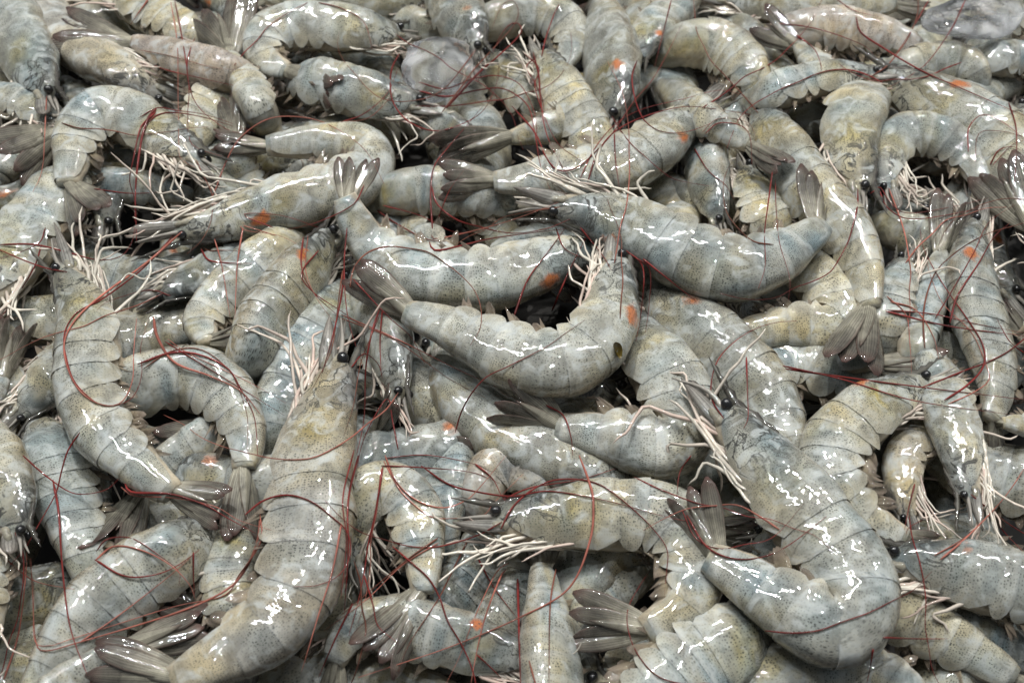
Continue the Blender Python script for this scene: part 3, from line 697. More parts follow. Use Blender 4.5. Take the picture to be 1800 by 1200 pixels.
S_('B12', 'blue-grey back deep between the arched shrimp and the pinkish bend', [(800,760,-2.8),(792,815),(782,870),(776,930),(790,985,-2.6)], 86, 'L', -1.9, roll=40, tone=T_(blue=.5), legs=False)
S_('B13', 'blue-grey shrimp side under the pale legs at bottom centre', [(880,930,-2.4),(850,975),(822,1020),(790,1062),(750,1100)], 92, 'R', -1.6, roll=30, tone=T_(blue=.5, dark=.85), legs=False)
S_('B14', 'shrimp at the bottom edge with orange stain under crossing red feelers', [(930,1160),(872,1146),(812,1130),(752,1114),(700,1100),(650,1098),(612,1120),(590,1160)], 104, 'R', -0.7, roll=26, tone=T_(orange=1.4, blue=.2, dark=.9), tail=(570,1260,-1.6))
S_('B18', 'small pale shrimp piece in the gap right of the straight tail', [(1150,1000,-2.6),(1110,1025),(1070,1050),(1040,1090),(1010,1130)], 70, 'R', -1.8, roll=30, legs=False, head=False)
# right
S_('R1', 'dark shrimp at lower right with saw-edged beak pointing left, loose white legs', [(1578,988),(1640,1000),(1710,1016),(1780,1034),(1850,1056),(1920,1090),(1990,1130)], 124, 'L', 0.6, roll=4, tone=T_(blue=.3, dark=.85, orange=.8), legout=.6)
S_('R2', 'pale shrimp with torn white shell at right, curled, bundle of legs upper right', [(1622,680),(1572,702),(1520,734),(1478,776),(1466,826),(1484,872),(1516,906),(1552,930),(1585,946)], 112, 'R', 0.1, tail=(1650,965,-.4), spread=8, roll=2, tone=T_(warm=.2, yellow=.9, orange=.9), legout=.2)
S_('R3', 'blue-grey tail lying flat at right, folded grey fan pointing right', [(1230,700,-2.6),(1290,675),(1345,658),(1395,648),(1440,643),(1482,640,-1.2),(1526,638,-.8)], 78, 'L', -1.7, tail=(1668,636,0.2), spread=7, roll=-8, tone=T_(blue=.4), head=False, legs=False)
S_('R4', 'brownish speckled shrimp running down right of centre, dark red fan at bottom', [(1332,198,-.8),(1368,258),(1408,322),(1450,372),(1486,414),(1508,452),(1520,492),(1526,536)], 98, 'L', 0.2, tail=(1497,652,0.8), spread=11, roll=32, tone=T_(warm=.3), rost=1.1)
S_('R5', 'shrimp facing down at upper right with yellow-speckled head and pale leg fringe', [(1508,332),(1498,288),(1491,240),(1500,195),(1524,160,-1.4),(1550,130,-2)], 100, 'R', 0.3, roll=18, tone=T_(warm=.3, yellow=.9), legout=.2)
S_('R6', 'greenish shrimp curled round at right, head down above pink legs', [(1562,330),(1560,278),(1588,244),(1630,240),(1672,256),(1704,284),(1722,320)], 78, 'L', -0.3, tail=(1740,400,-1.6), roll=12, tone=T_(blue=.3, yellow=.8, dark=.9), legout=.6)
S_('R7', 'large glassy shrimp at the right edge with orange and yellow head patch', [(1552,146),(1612,172),(1676,202),(1738,246),(1788,300),(1826,360),(1850,430)], 116, 'L', 0.0, roll=20, tone=T_(warm=.25, orange=1.4), legs=False)
S_('R8', 'shrimp at upper right with fringe of yellow-white legs, head pointing right', [(1532,134),(1482,134),(1424,146),(1364,164),(1316,186,-1.2),(1280,210,-1.8)], 68, 'R', 0.5, roll=-6, tone=T_(blue=.2, yellow=.7), legout=.1, leglen=1.25)
S_('R9', 'rounded grey bend with milky rim at upper right below the clear ice', [(1530,150,-2),(1580,130),(1634,116),(1684,112),(1716,130),(1718,162,-1.6)], 72, 'L', -0.8, roll=30, legs=False, head=False, tone=T_(warm=.15))
S_('R10', 'pinkish striped shrimp tail near the top right, left of the clear ice', [(1340,70,-1.6),(1400,58),(1460,55),(1520,60),(1572,70),(1612,84)], 78, 'L', -0.5, tail=(1700,120,-1.6), roll=10, tone=T_(warm=.2, pink=.25), legs=False, head=False)
S_('R11', 'greenish shrimp lying along the top edge right of centre', [(1270,0),(1330,6),(1395,10),(1460,12),(1520,14),(1570,8)], 74, 'L', -0.5, roll=4, tone=T_(warm=.15, yellow=.8), tail=(1640,20,-.8))
S_('R12', 'cream and blue rounded back at the top right of centre', [(1150,110,-1.4),(1195,84),(1245,82),(1290,102),(1322,140),(1332,180,-1.4)], 88, 'L', -0.4, roll=18, tone=T_(warm=.3, yellow=.9), legs=False, head=False)
S_('R13', 'thin upright tail with dark purple-tipped fan at top right of centre', [(1520,230,-2),(1495,190,-1.2),(1468,152),(1438,116),(1405,80)], 60, 'L', -0.1, tail=(1318,28,0.5), spread=18, roll=15, head=False, legs=False, tone=T_(warm=.3))
S_('R14', 'short brown tail with dark fan pointing lower right beside the ice-clear shrimp head', [(1160,150,-1.8),(1200,182,-.6),(1240,212),(1277,235),(1313,252,1.3)], 66, 'L', 0.9, tail=(1388,294,1.7), spread=9, roll=30, head=False, legs=False, tone=T_(warm=.35))
S_('R15', 'yellow shrimp side with pink legs in the gap above the slate-blue curve', [(1308,300),(1324,345),(1344,390),(1372,430,-1.4),(1400,470,-2)], 80, 'L', -0.7, roll=0, tone=T_(yellow=1, warm=.4), legout=.2)
S_('R16', 'glassy shrimp facing down with two dark eyes above the slate-blue curve', [(1264,388),(1252,345),(1242,300),(1240,255),(1250,210,-1.6)], 80, 'R', -0.8, roll=55, tone=T_(blue=.3), legs=False)
S_('R17', 'big red-brown tail fan standing up at right', [(1590,690,-2.4),(1605,620),(1620,560),(1636,500),(1652,446)], 66, 'R', -0.4, tail=(1690,342,0.7), spread=18, roll=20, head=False, legs=False, tone=T_(blue=.3))
S_('R18', 'shrimp facing up at right with bead-like eye and speckled white legs beside', [(1592,462),(1576,510),(1560,560),(1550,610,-1.2),(1548,660,-2)], 80, 'R', -0.3, roll=-4, tone=T_(blue=.2), legout=.2, leglen=1.2)
S_('R19', 'upright speckled shrimp at right edge with orange patch near its head', [(1716,398),(1709,452),(1712,512),(1726,572),(1744,632),(1752,690),(1745,735)], 94, 'R', -0.1, roll=42, tone=T_(orange=1.4, warm=.12), tail=(1735,810,-1.5))
S_('R20', 'shrimp facing down at right with thick white comb of legs on its side', [(1706,868),(1697,815),(1686,764),(1670,712),(1650,665,-.9),(1640,610,-1.6)], 86, 'L', 0.4, roll=2, tone=T_(yellow=.7, warm=.15), legout=.2, leglen=1.3)
S_('R21', 'small grey shrimp head with round eye pointing up between two tails at right', [(1626,612),(1640,655),(1655,705,-1.2),(1668,760,-2)], 62, 'R', -0.2, roll=20, tone=T_(dark=.9), legs=False)
S_('R22', 'ochre shrimp with salmon-pink legs in the gap at right', [(1598,905),(1590,862),(1592,816),(1610,775),(1640,740,-2)], 70, 'L', -0.9, roll=-6, tone=T_(yellow=1.0, warm=.6, pink=.1), legout=0, leglen=1.2)
S_('R23', 'pale tail end poking in from the right edge', [(1980,780),(1920,765),(1870,755),(1820,748),(1765,742)], 62, 'L', 0.1, tail=(1700,735,-1), fan=.6, roll=30, tone=T_(warm=.4), head=False, legs=False)
S_('R24', 'brown tail fan at the right edge pointing up left', [(1950,640),(1910,560),(1875,490),(1845,440),(1815,400)], 70, 'L', 0.6, tail=(1738,280,1.0), spread=12, roll=20, head=False, legs=False, tone=T_(pink=.2))
S_('R25', 'shrimp at the right edge showing only yellowish legs and belly', [(1870,480),(1858,540),(1850,600),(1860,660),(1890,720)], 96, 'L', -0.2, roll=-20, tone=T_(yellow=1, warm=.3), legout=.4, leglen=1.2)
S_('R26', 'pale striped shrimp side in the gap left of the red-brown fan', [(1530,390,-1.8),(1570,405),(1610,420),(1650,436),(1690,460,-2)], 74, 'L', -1.1, roll=20, legs=False, head=False, tone=T_(warm=.2))
S_('R27', 'greenish shrimp under the saw-beaked one at the lower right corner', [(1600,1090,-2.2),(1650,1108),(1710,1124),(1770,1142),(1830,1170)], 88, 'L', -1.2, roll=30, tone=T_(blue=.3, yellow=.5), legs=False, head=False)
# top
S_('C11', 'grey shrimp above centre, head to the upper right and tail fan pointing left', [(1234,190),(1194,220),(1150,252),(1104,280),(1060,298),(1010,306),(962,311),(918,315),(874,317)], 100, 'L', 0.4, tail=(765,318,0.9), spread=12, roll=20, tone=T_(warm=.1, orange=.9), legs=False)
S_('C13', 'yellowish shrimp behind the top centre tangle, sloping down right', [(952,100),(978,152),(1008,202),(1038,246),(1062,288,-1),(1080,330,-1.6)], 88, 'L', -0.2, roll=14, tone=T_(warm=.35, yellow=.8), legout=.3)
S_('C14', 'shrimp facing straight down at top, orange band across its head', [(1076,205),(1081,165),(1076,120),(1068,78),(1060,40),(1056,0)], 102, 'R', 0.1, roll=48, tone=T_(orange=.9, yellow=.7), legout=.3)
S_('C15', 'green-banded shrimp at the top edge with orange head patch', [(1120,106),(1134,72),(1160,40),(1192,10),(1226,-24)], 74, 'R', -0.3, roll=30, tone=T_(blue=.25, orange=1.4, yellow=1.0), legout=.2)
S_('C16', 'milky bent shrimp back at the top, right of the ice lump', [(810,70,-1.6),(860,44),(912,30),(960,30),(996,52),(1002,86),(985,115)], 76, 'L', -0.3, roll=18, tone=T_(warm=.1), legs=False, head=False)
S_('C17', 'shrimp hanging head down over the ice lump at the top', [(836,88),(820,50),(800,16),(782,-20),(770,-60)], 92, 'R', 0.3, roll=36, tone=T_(orange=.6, dark=.85), legout=.3)
S_('C18', 'slate shrimp below the ice lump with eye and beak pointing right', [(730,186),(685,180),(640,170),(596,158),(552,148),(510,142,-1.2)], 88, 'R', 0.1, roll=10, tone=T_(blue=.4, dark=.88), legout=.5, tail=(450,150,-2))
S_('C19', 'pale curled shrimp at top left of the ice lump, tail tucked under', [(695,60,-.6),(645,56),(592,52),(545,50),(502,54),(472,68),(464,92),(476,112),(500,122)], 84, 'R', 0.3, tail=(596,163,0.8), spread=8, roll=4, tone=T_(warm=.15), legout=.1)
S_('C22', 'folded pale brown tail fan just above the left-pointing fan at top centre', [(1060,190,-2),(1020,205,-1.2),(980,218),(940,230),(900,241)], 62, 'L', -0.1, tail=(755,278,.4), spread=8, roll=-10, head=False, legs=False, tone=T_(warm=.4))
S_('C23', 'small shrimp head with dark eye under the red feelers at top centre', [(828,244),(798,230),(764,220),(728,214,-1.6),(690,215,-2)], 62, 'R', -0.8, roll=25, tone=T_(warm=.2), legs=False)
S_('C24', 'greenish shrimp lying in shade between the bent double one and the left-pointing fan', [(640,372,-1.8),(690,346),(745,338),(800,342),(850,352),(900,368,-1.4)], 84, 'L', -0.6, roll=20, tone=T_(blue=.2, yellow=.8), legs=False, head=False)
S_('UL1', 'pinkish brown tail at top left with long dark fan pointing left', [(500,165,-1.4),(450,150,-.6),(400,132),(352,116),(296,98),(236,76)], 70, 'R', 0.6, tail=(86,44,1.0), spread=20, roll=16, head=False, legs=False, tone=T_(warm=.3, pink=.3, dark=.9))
S_('UL2', 'dark tail fan standing up at the top left with narrow pale stalk', [(490,270,-2),(475,225,-1),(458,188),(440,152),(404,96)], 64, 'L', 0.5, tail=(382,-6,0.9), spread=25, roll=20, head=False, legs=False, tone=T_(warm=.25))
S_('UL3', 'brown-speckled shrimp curving down from the top left corner, head under the arch', [(275,164,-.8),(228,136),(180,104),(132,76),(100,44),(92,6),(108,-26)], 84, 'L', 0.0, roll=18, tone=T_(warm=.3, pink=.1), legout=.5)
S_('UL4', 'blue-yellow shrimp in the top left corner with its head facing down', [(82,168),(66,134),(46,94),(30,54),(18,14),(8,-30)], 100, 'R', 0.2, roll=30, tone=T_(blue=.4, yellow=1.0), legout=.5)
S_('UL5', 'shrimp at left edge below the corner, head right over yellow-white legs', [(108,216),(64,197),(22,182),(-22,172),(-60,170)], 68, 'R', -0.4, roll=-10, tone=T_(blue=.2, yellow=1), legout=.2)
S_('UL6', 'grey fan with blue sheen at the left edge, pointing lower left', [(260,180,-3),(215,195,-2),(170,208,-1.2),(135,218),(102,228)], 62, 'L', -0.5, tail=(-5,292,.2), spread=17, head=False, legs=False, tone=T_(blue=.3))
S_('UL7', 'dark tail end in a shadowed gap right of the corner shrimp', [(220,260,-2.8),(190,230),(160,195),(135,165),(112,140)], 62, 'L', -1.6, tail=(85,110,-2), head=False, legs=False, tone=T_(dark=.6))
S_('UL8', 'cream shrimp belly between the arch and the narrow stalk tail', [(412,115,-1.4),(384,158),(358,198),(336,240),(320,285,-1.6)], 80, 'L', -0.6, roll=-8, tone=T_(warm=.5, yellow=.8))
S_('UL9', 'dark brown fan pointing up between the cream belly and the slate shrimp', [(470,400,-3),(450,350,-2),(432,305,-1.2),(420,275),(412,250)], 56, 'L', -.3, tail=(405,158,.3), spread=15, head=False, legs=False, tone=T_(warm=.2))
S_('UL10', 'yellow-gilled shrimp at the top edge behind the pinkish brown tail', [(200,-10),(245,16),(290,40),(335,58),(380,70,-1.2)], 76, 'L', -0.3, roll=-10, tone=T_(yellow=1.0, warm=.3), legout=.2)
S_('UL11', 'whitish shrimp at top edge left of centre, behind the curled pale one', [(760,-10),(700,0),(640,-4),(580,-10),(520,-8),(470,-4)], 66, 'R', -.5, roll=10, tone=T_(warm=.2))
S_('UL12', 'shrimp crossing the top edge at centre, mostly cut off', [(1040,-30),(980,-22),(920,-22),(860,-28),(800,-40)], 70, 'R', -.3, roll=20, tone=T_(pink=.15), legs=False)
S_('TR1', 'dark shrimp at the right edge near the top with thin pale legs', [(1690,110,-1.6),(1740,106),(1790,108),(1840,116),(1890,130)], 66, 'L', -.6, roll=-5, tone=T_(blue=.3, dark=.7), legout=.5)
S_('TR2', 'pale legs and belly under the clear ice at top right corner', [(1830,20),(1790,40),(1750,66),(1705,92,-1.4)], 66, 'R', -.7, roll=-15, tone=T_(warm=.3), legout=.4)

ROOT = {}
for i, (key, (label, pts, w, side, h, kw)) in enumerate(SH.items()):
    ROOT[key] = build_shrimp(label, pts, w, side, h, seed=i * 7 + 3, **kw)

# shrimps lower in the pile that only show through the gaps
MID = np.array([np.mean([[q[0], q[1]] for q in v[1]], 0) for v in SH.values()])
SHORT = [v[0].split(',')[0].split(' with ')[0] for v in SH.values()]
fr = np.random.default_rng(21)
def buried(rows, step, h0, deep, seed0):
    k = seed0
    for gy, y0 in enumerate(rows):
        sc = px_scale(at(900, y0, h0 * .01)) / 4100.0
        nx = int(2100 / (step * sc)) + 1
        for gx in range(nx):
            x = 900 + (gx - (nx - 1) / 2 + (gy % 2) * .5 - .25) * step * sc + fr.uniform(-40, 40); y = y0 + fr.uniform(-35, 35)
            a = fr.uniform(0, 6.28); bend = fr.choice([-1, 1]) * fr.uniform(.15, .75); L = fr.uniform(56, 70) * sc
            P = [(x, y)]
            for j in range(6):
                P.append((P[-1][0] + math.cos(a) * L, P[-1][1] + math.sin(a) * L * 0.85)); a += bend * 0.6
            cx = sum(q[0] for q in P) / 7 - x; cy = sum(q[1] for q in P) / 7 - y
            hj = h0 + fr.uniform(-.35, .35)
            P = [(q[0] - cx, q[1] - cy, hj + fr.uniform(-.25, .25)) for q in P]
            if deep: lab = 'shrimp buried deep in the pile, glimpsed in the dark gaps between the upper ones'; grp = 'shrimps buried deep in the pile'
            else:
                i = int(np.argmin(np.hypot(MID[:, 0] - x, MID[:, 1] - y)))
                dx, dy = x - MID[i, 0], y - MID[i, 1]
                way = ('right of' if dx > 0 else 'left of') if abs(dx) > abs(dy) else ('below' if dy > 0 else 'above')
                lab = ' '.join(('half-buried shrimp in the gap ' + way + ' the ' + SHORT[i]).split()[:16]); grp = 'half-buried shrimps in the gaps'
            build_shrimp(lab, P, fr.uniform(96, 116) * sc, 'R' if bend > 0 else 'L', hj, roll=fr.uniform(-12, 45), seed=k, group=grp,
                         legs=not deep, swim=not deep, both=False, scales=not deep, eyeboth=False, spread=fr.uniform(8, 18), legout=.3,
                         tone=T_(blue=fr.uniform(-.1, .4), warm=fr.uniform(0, .45), orange=float(fr.random() < .25), yellow=fr.uniform(.3, 1), dark=fr.uniform(.75, 1.0)))
            k += 1
buried([-140, -50, 40, 140, 250, 370, 500, 650, 820, 1010, 1210], 250, -2.2, False, 5000)
buried([-150, 10, 180, 380, 620, 900, 1200], 330, -3.9, True, 7000)
# ------------------------------------------------------------------ ice
def ice(label, cx, cy, h, rx, ry, rz, seed, rot=0.0):
    r = np.random.default_rng(seed)
    c = at(cx, cy, h * .01); sc = px_scale(c)
    rx, ry, rz = rx / sc, ry / sc, rz / sc
    nu, nv = 30, 18
    planes = [(unit(r.normal(0, 1, 3)), r.uniform(.72, .95)) for _ in range(13)]
    u = np.linspace(0, 2 * math.pi, nu, endpoint=False); v = np.linspace(0.0, math.pi, nv)
    vv, uu = np.meshgrid(v, u, indexing='ij')
    d = np.stack([np.sin(vv) * np.cos(uu), np.sin(vv) * np.sin(uu), np.cos(vv)], -1)
    R = np.ones(vv.shape) * 1.05
    for n_, o_ in planes:
        dp = d @ n_
        R = np.where(dp > 0.05, np.minimum(R, o_ / np.maximum(dp, .05)), R)
    R += 0.02 * np.sin(uu * 7 + vv * 9) + 0.015 * np.sin(uu * 13 - vv * 11)
    X = d * R[..., None] * np.array([rx, ry, rz])
    cr, sr = math.cos(rot), math.sin(rot)
    X = np.stack([X[..., 0] * cr - X[..., 1] * sr, X[..., 0] * sr + X[..., 1] * cr, X[..., 2]], -1)
    org = c - np.array([0, 0, rz])
    V = (X + c).reshape(-1, 3)
    o = make('ice_chunk', V, grid_faces(nv, nu, True), 'ice', None, org, None, True, True)
    for p_ in o.data.polygons: p_.flip()
    o.location = org
    o['label'] = label; o['category'] = 'ice'
    return o
ice('lump of frosty ice at the top left of centre, wedged between shrimps', 772, 124, 0.3, 78, 62, 50, 4)
ice('slab of clear smooth ice at the top right corner', 1712, 30, 0.7, 100, 62, 22, 9, 0.45)

# ------------------------------------------------------------------ long red feelers, laid over the pile
bvh = BVHTree.FromPolygons(np.concatenate(BV_V).tolist(), BV_F)
RED = np.array([0.135, 0.018, 0.016]); PNK = np.array([0.28, 0.095, 0.070]); BRN = np.array([0.13, 0.045, 0.03])
def feeler(owner, pts, rad=0.42, kind=0, taper=0.18):
    root, S, org = ROOT[owner]
    rad *= 0.95
    n = max(24, int(sum(math.dist(a, b) for a, b in zip(pts, pts[1:])) / 9))
    Q, _ = catmull(np.array(pts, float), n)
    hs = []
    for q in Q:
        o = CAM; tgt = at(q[0], q[1], 0.0); d = unit(tgt - o)
        hit = bvh.ray_cast(Vector(o), Vector(d))
        hs.append(hit[0].z if hit[0] is not None else -0.03)
    hs = np.array(hs)
    # rests on the high spots and sags a little between them
    k = 7
    env = np.array([hs[max(0, i - k):i + k + 1].max() for i in range(n)])
    env = smooth1(np.maximum(hs, env - 0.004), 5)
    env = np.maximum(env, hs + 0.0003)
    env = smooth1(env, 2) + rad * 0.001 * 0.8
    P = np.array([at(q[0], q[1], z) for q, z in zip(Q, env)])
    V, F = tube(P, np.interp(np.linspace(0, 1, n), [0, .05, 1], [.45, 1, taper]) * rad * 0.001, 6)
    c = (RED, PNK, BRN)[kind]
    r = np.random.default_rng(int(pts[0][0] * 7 + pts[0][1]))
    cc = c * (0.85 + 0.3 * r.random())
    cs = np.tile(np.r_[cc, 0.0], (len(V), 1)); s = np.linspace(0, 1, n).repeat(6)
    cs[:, :3] *= (1 + 0.25 * np.sin(s * 9 + r.uniform(0, 6)))[:, None]
    make('antenna', V, F, 'antenna', root, org, cs)

FE = [
 ('L6', [(275,192),(262,205),(250,240),(242,290),(238,340),(239,385),(240,425)], .75, 0), ('L6', [(262,215),(275,203),(305,198),(360,207),(440,232)], .4, 0),
 ('UL3', [(342,68),(329,110),(335,160),(355,195),(400,228),(440,235)], .4, 0), ('L6', [(362,368),(378,335),(395,290),(420,245),(465,212),(515,205),(575,218),(640,262),(676,325)], .42, 1),
 ('UL3', [(307,0),(320,67),(332,150),(330,200),(333,245),(350,262),(390,275)], .4, 0), ('UL1', [(260,0),(242,25),(230,43)], .6, 1), ('UL1', [(233,93),(283,120),(350,137),(410,150)], .4, 0),
 ('C18', [(702,95),(690,117),(686,143),(691,180),(717,213),(760,230),(800,223),(847,197),(872,150),(877,113)], .5, 0),
 ('C18', [(785,190),(812,160),(840,130),(880,95),(910,66),(917,50),(905,40),(885,55),(865,95)], .75, 0),
 ('C18', [(737,160),(783,170),(833,160),(877,155),(907,167),(930,190),(940,233),(950,290),(970,340)], .5, 0),
 ('C13', [(937,93),(947,133),(950,173),(960,233),(983,283),(1012,330)], .5, 0), ('C13', [(945,100),(925,118),(940,145),(955,180),(952,215)], .4, 0),
 ('C14', [(900,187),(940,233),(960,277),(983,300),(1017,293),(1053,260),(1080,230),(1113,180),(1147,140),(1175,90),(1200,40)], .45, 0),
 ('C11', [(1033,320),(1050,270),(1080,232),(1133,205),(1200,188),(1260,192),(1320,202)], .45, 0), ('C11', [(1080,235),(1082,280),(1090,340)], .35, 0),
 ('C23', [(760,402),(757,340),(763,293),(787,260),(827,213),(850,185)], .5, 0), ('C23', [(758,325),(768,358),(800,385),(840,398),(900,410),(960,402),(1002,385)], .5, 0),
 ('C18', [(600,215),(640,200),(680,165),(700,120)], .35, 0), ('C24', [(770,385),(790,335),(815,300)], .3, 0), ('C24', [(755,425),(770,440),(860,420),(930,410),(1000,402)], .5, 0), ('C24', [(663,370),(700,395),(750,420),(790,425)], .5, 0),
 ('R8', [(1505,30),(1513,57),(1550,83),(1617,123),(1700,160),(1800,203)], .6, 0), ('R8', [(1697,0),(1673,50),(1633,107),(1600,133),(1560,155)], .4, 0), ('R8', [(1633,0),(1600,57),(1575,95)], .4, 0),
 ('R8', [(1370,42),(1417,47),(1467,60),(1517,80),(1535,97),(1530,110)], .4, 0), ('R8', [(1400,62),(1430,85),(1442,110),(1444,124)], .5, 0), ('R7', [(1702,267),(1703,225),(1727,202),(1760,213),(1800,243)], .4, 0),
 ('R7', [(1773,180),(1787,233),(1783,327)], .4, 0), ('R11', [(1465,-5),(1500,18),(1545,30)], .35, 0), ('R14', [(1220,260),(1245,300),(1275,325),(1290,350)], .35, 0), ('R14', [(1240,235),(1262,217),(1300,220),(1318,240),(1322,290)], .35, 0),
 ('R19', [(1740,290),(1755,265),(1780,258),(1800,268)], .35, 0), ('R6', [(1530,340),(1545,335),(1560,365),(1600,385),(1680,375),(1740,360)], .35, 0),
 ('C2', [(903,557),(927,493),(960,447),(993,402)], .55, 0), ('C2', [(970,547),(1000,477),(1030,417)], .5, 0), ('C1', [(977,400),(993,437),(1033,457)], .4, 0), ('C1', [(1100,440),(1130,470),(1128,540),(1118,600)], .4, 0),
 ('C1', [(1020,400),(1060,450),(1075,475)], .4, 0), ('C3', [(1130,455),(1180,495),(1225,530)], .5, 0), ('C8', [(600,553),(700,597),(800,647),(873,680)], .4, 1), ('C8', [(667,543),(653,587),(643,647),(640,733),(627,800)], .5, 0),
 ('C8', [(672,545),(668,600),(670,655)], .4, 0), ('C8', [(620,490),(683,557),(723,593),(747,640)], .4, 0), ('C8', [(700,790),(690,740),(680,700),(640,770),(625,840)], .4, 0), ('C8', [(618,645),(640,622),(665,640),(672,665)], .4, 0),
 ('B1', [(605,470),(600,520),(585,590),(566,655)], .55, 0), ('B1', [(560,440),(530,480),(550,513),(600,547),(640,575)], .4, 0), ('L10', [(533,417),(530,467),(550,513),(600,560)], .4, 0), ('C8', [(610,400),(605,470),(612,560),(640,650)], .35, 0),
 ('C6', [(960,712),(990,730),(1003,765),(1007,800)], .45, 0), ('B7', [(1018,800),(1035,845),(1043,883),(1037,950),(1000,1033),(917,1083),(800,1133),(700,1167),(630,1190)], .55, 1),
 ('B7', [(677,800),(690,835),(710,862),(740,883),(780,892),(817,880),(840,860),(890,800)], .45, 1), ('B7', [(740,818),(787,850),(833,863),(900,872),(967,863),(1067,880),(1167,907),(1205,915)], .45, 0),
 ('B7', [(880,880),(933,857),(1017,843),(1083,823)], .4, 0), ('B7', [(835,815),(865,840),(880,868),(888,880)], .45, 0), ('C6', [(670,818),(750,822),(830,830),(880,850)], .35, 0),
 ('L1', [(0,430),(60,430),(117,443),(173,457),(213,450),(232,425),(237,400)], .5, 0), ('L9', [(320,407),(260,460),(187,513),(140,553),(115,593),(115,633),(133,677),(160,703),(193,713),(217,703),(233,667),(235,620),(240,560)], .6, 1),
 ('L9', [(270,557),(277,593),(307,637),(367,660),(423,687),(457,727)], .75, 1), ('L2', [(242,640),(300,620),(350,623),(400,647),(423,683),(447,733),(453,800)], .5, 0), ('L2', [(290,600),(330,625),(420,680),(500,730)], .35, 0),
 ('L10', [(427,400),(417,467),(413,560)], .45, 1), ('L9', [(377,420),(390,467),(405,560)], .35, 1), ('L9', [(353,437),(367,457),(400,462),(443,463)], .5, 0), ('L8', [(300,520),(260,510),(190,530),(170,545)], .3, 0), ('L5', [(73,430),(60,470),(30,520),(0,560)], .4, 0), ('L5', [(80,400),(65,430),(0,455)], .35, 0),
 ('L8', [(640,325),(620,360),(560,390),(500,405)], .35, 0), ('L8', [(480,400),(430,380),(445,375),(500,380),(560,400)], .3, 0), ('L7', [(165,332),(230,340),(300,338),(330,350)], .35, 0),
 ('BL1', [(40,800),(77,833),(120,863),(150,868),(187,860),(210,840)], .4, 0), ('BL1', [(93,843),(103,900),(110,1000),(123,1100),(150,1177),(163,1205)], .5, 0), ('BL2', [(220,850),(233,865),(300,868),(360,887),(400,910),(450,937)], .55, 0),
 ('B2', [(167,983),(213,1010),(253,1013),(300,1000),(350,967)], .45, 0), ('B2', [(167,985),(200,960),(250,967),(300,993),(333,1027),(343,1053)], .45, 1), ('B2', [(457,900),(453,950),(427,1007),(387,1043),(300,1080),(133,1130),(80,1143),(63,1127),(57,1040),(54,980)], .55, 1),
 ('BL1', [(7,1193),(33,1110),(46,1000),(46,950)], .45, 1), ('B2', [(340,970),(340,1010),(342,1045)], .4, 0), ('B2', [(138,1130),(210,1080),(300,1010),(350,965)], .35, 1), ('B1', [(600,920),(585,1000),(560,1080),(530,1180)], .4, 1), ('B1', [(620,1060),(590,1120),(560,1190)], .45, 0), ('BL1', [(8,980),(60,1020),(130,1035)], .3, 1),
 ('R3', [(1380,648),(1500,665),(1633,682),(1800,702)], .5, 0), ('R18', [(1557,547),(1667,573),(1800,590)], .5, 0), ('R18', [(1560,545),(1640,552),(1720,570),(1800,585)], .35, 0), ('R20', [(1660,703),(1700,677),(1728,645),(1728,607),(1700,560),(1660,503),(1625,440),(1617,400)], .5, 0),
 ('R19', [(1670,567),(1683,520),(1720,463),(1747,417),(1775,392)], .55, 0), ('R18', [(1565,530),(1610,545),(1640,590),(1650,630)], .4, 1), ('R4', [(1358,300),(1350,360),(1344,410),(1345,467),(1333,507)], .4, 0), ('C4', [(1312,627),(1314,690),(1315,733),(1307,753)], .4, 0),
 ('C5', [(1207,905),(1240,958),(1283,980),(1333,980),(1383,960),(1453,907)], .45, 0), ('R1', [(1553,1120),(1610,1122),(1667,1122)], .4, 0), ('R1', [(1653,983),(1700,943),(1763,877),(1800,823)], .45, 1), ('R20', [(1743,907),(1770,940),(1800,970)], .4, 0), ('R1', [(1535,1140),(1530,1170),(1524,1200)], .4, 0), ('R20', [(1640,905),(1600,925),(1592,940)], .3, 0),
 ('B5', [(630,800),(612,880),(612,970),(605,1080)], .5, 0), ('B5', [(673,820),(660,900),(647,957),(640,1007),(627,1067),(613,1117)], .45, 0), ('B5', [(640,1010),(655,1060),(665,1100),(700,1130)], .35, 0), ('B7', [(823,947),(787,1020),(770,1053),(720,1130),(700,1180)], .4, 2), ('B14', [(910,1017),(912,1100),(915,1205)], .6, 0),
 ('B7', [(890,1000),(880,1013),(853,1083),(837,1150),(827,1205)], .4, 1), ('B6', [(977,1000),(967,1067),(965,1200)], .35, 2), ('B7', [(840,980),(867,1030),(910,1087)], .4, 0), ('B5', [(770,945),(720,980),(660,1030),(600,1080)], .4, 2), ('B14', [(838,1150),(860,1170),(890,1200)], .35, 0),
 ('R22', [(1608,850),(1598,890),(1590,930)], .35, 0), ('R25', [(1800,620),(1775,600),(1752,560)], .3, 0), ('UL10', [(560,5),(600,15),(640,40),(655,90)], .35, 0), ('C15', [(1180,0),(1165,60),(1150,120)], .35, 0), ('C4', [(1215,800),(1195,830),(1190,870)], .3, 0),
]
for f in FE: feeler(*f)
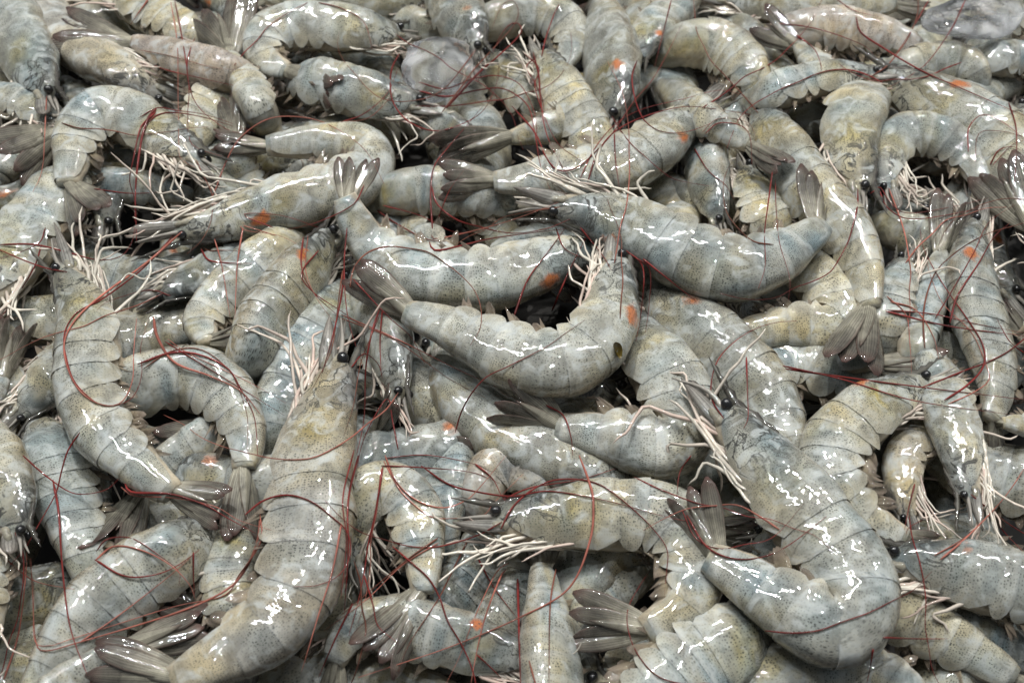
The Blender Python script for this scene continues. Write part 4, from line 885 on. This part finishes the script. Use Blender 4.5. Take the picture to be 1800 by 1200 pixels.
# each feeler has a thinner twin that strays from it, and more fine strands lie tangled over the pile
jr = np.random.default_rng(33)
for own, pts, rad, kind in FE:
    if jr.random() < .55 and len(pts) > 3:
        dx, dy = jr.normal(0, 9, 2); gx, gy = jr.normal(0, 16, 2); n = len(pts)
        tw = [(x + dx + gx * i / n * 2 + jr.normal(0, 4), y + dy + gy * i / n * 2 + jr.normal(0, 4)) for i, (x, y) in enumerate(pts)]
        feeler(own, tw, rad * jr.uniform(.55, .8), int(jr.choice([0, 0, 1, 2])))
HEADS = [(k_, v[1][0][0], v[1][0][1]) for k_, v in SH.items() if v[5].get('head', True)]
for own, x, y in HEADS:
    if jr.random() < .25: continue
    sc = px_scale(at(x, y, 0)) / 4100.0
    a = math.atan2(SH[own][1][0][1] - SH[own][1][1][1], SH[own][1][0][0] - SH[own][1][1][0]) + jr.normal(0, .5)
    w_ = jr.normal(0, .18); pts = [(x, y)]
    for j in range(int(jr.integers(6, 13))):
        pts.append((pts[-1][0] + math.cos(a) * 38 * sc, pts[-1][1] + math.sin(a) * 34 * sc)); a += w_ + jr.normal(0, .16)
    feeler(own, pts, jr.uniform(.28, .45), int(jr.choice([0, 0, 1, 2])), .25)
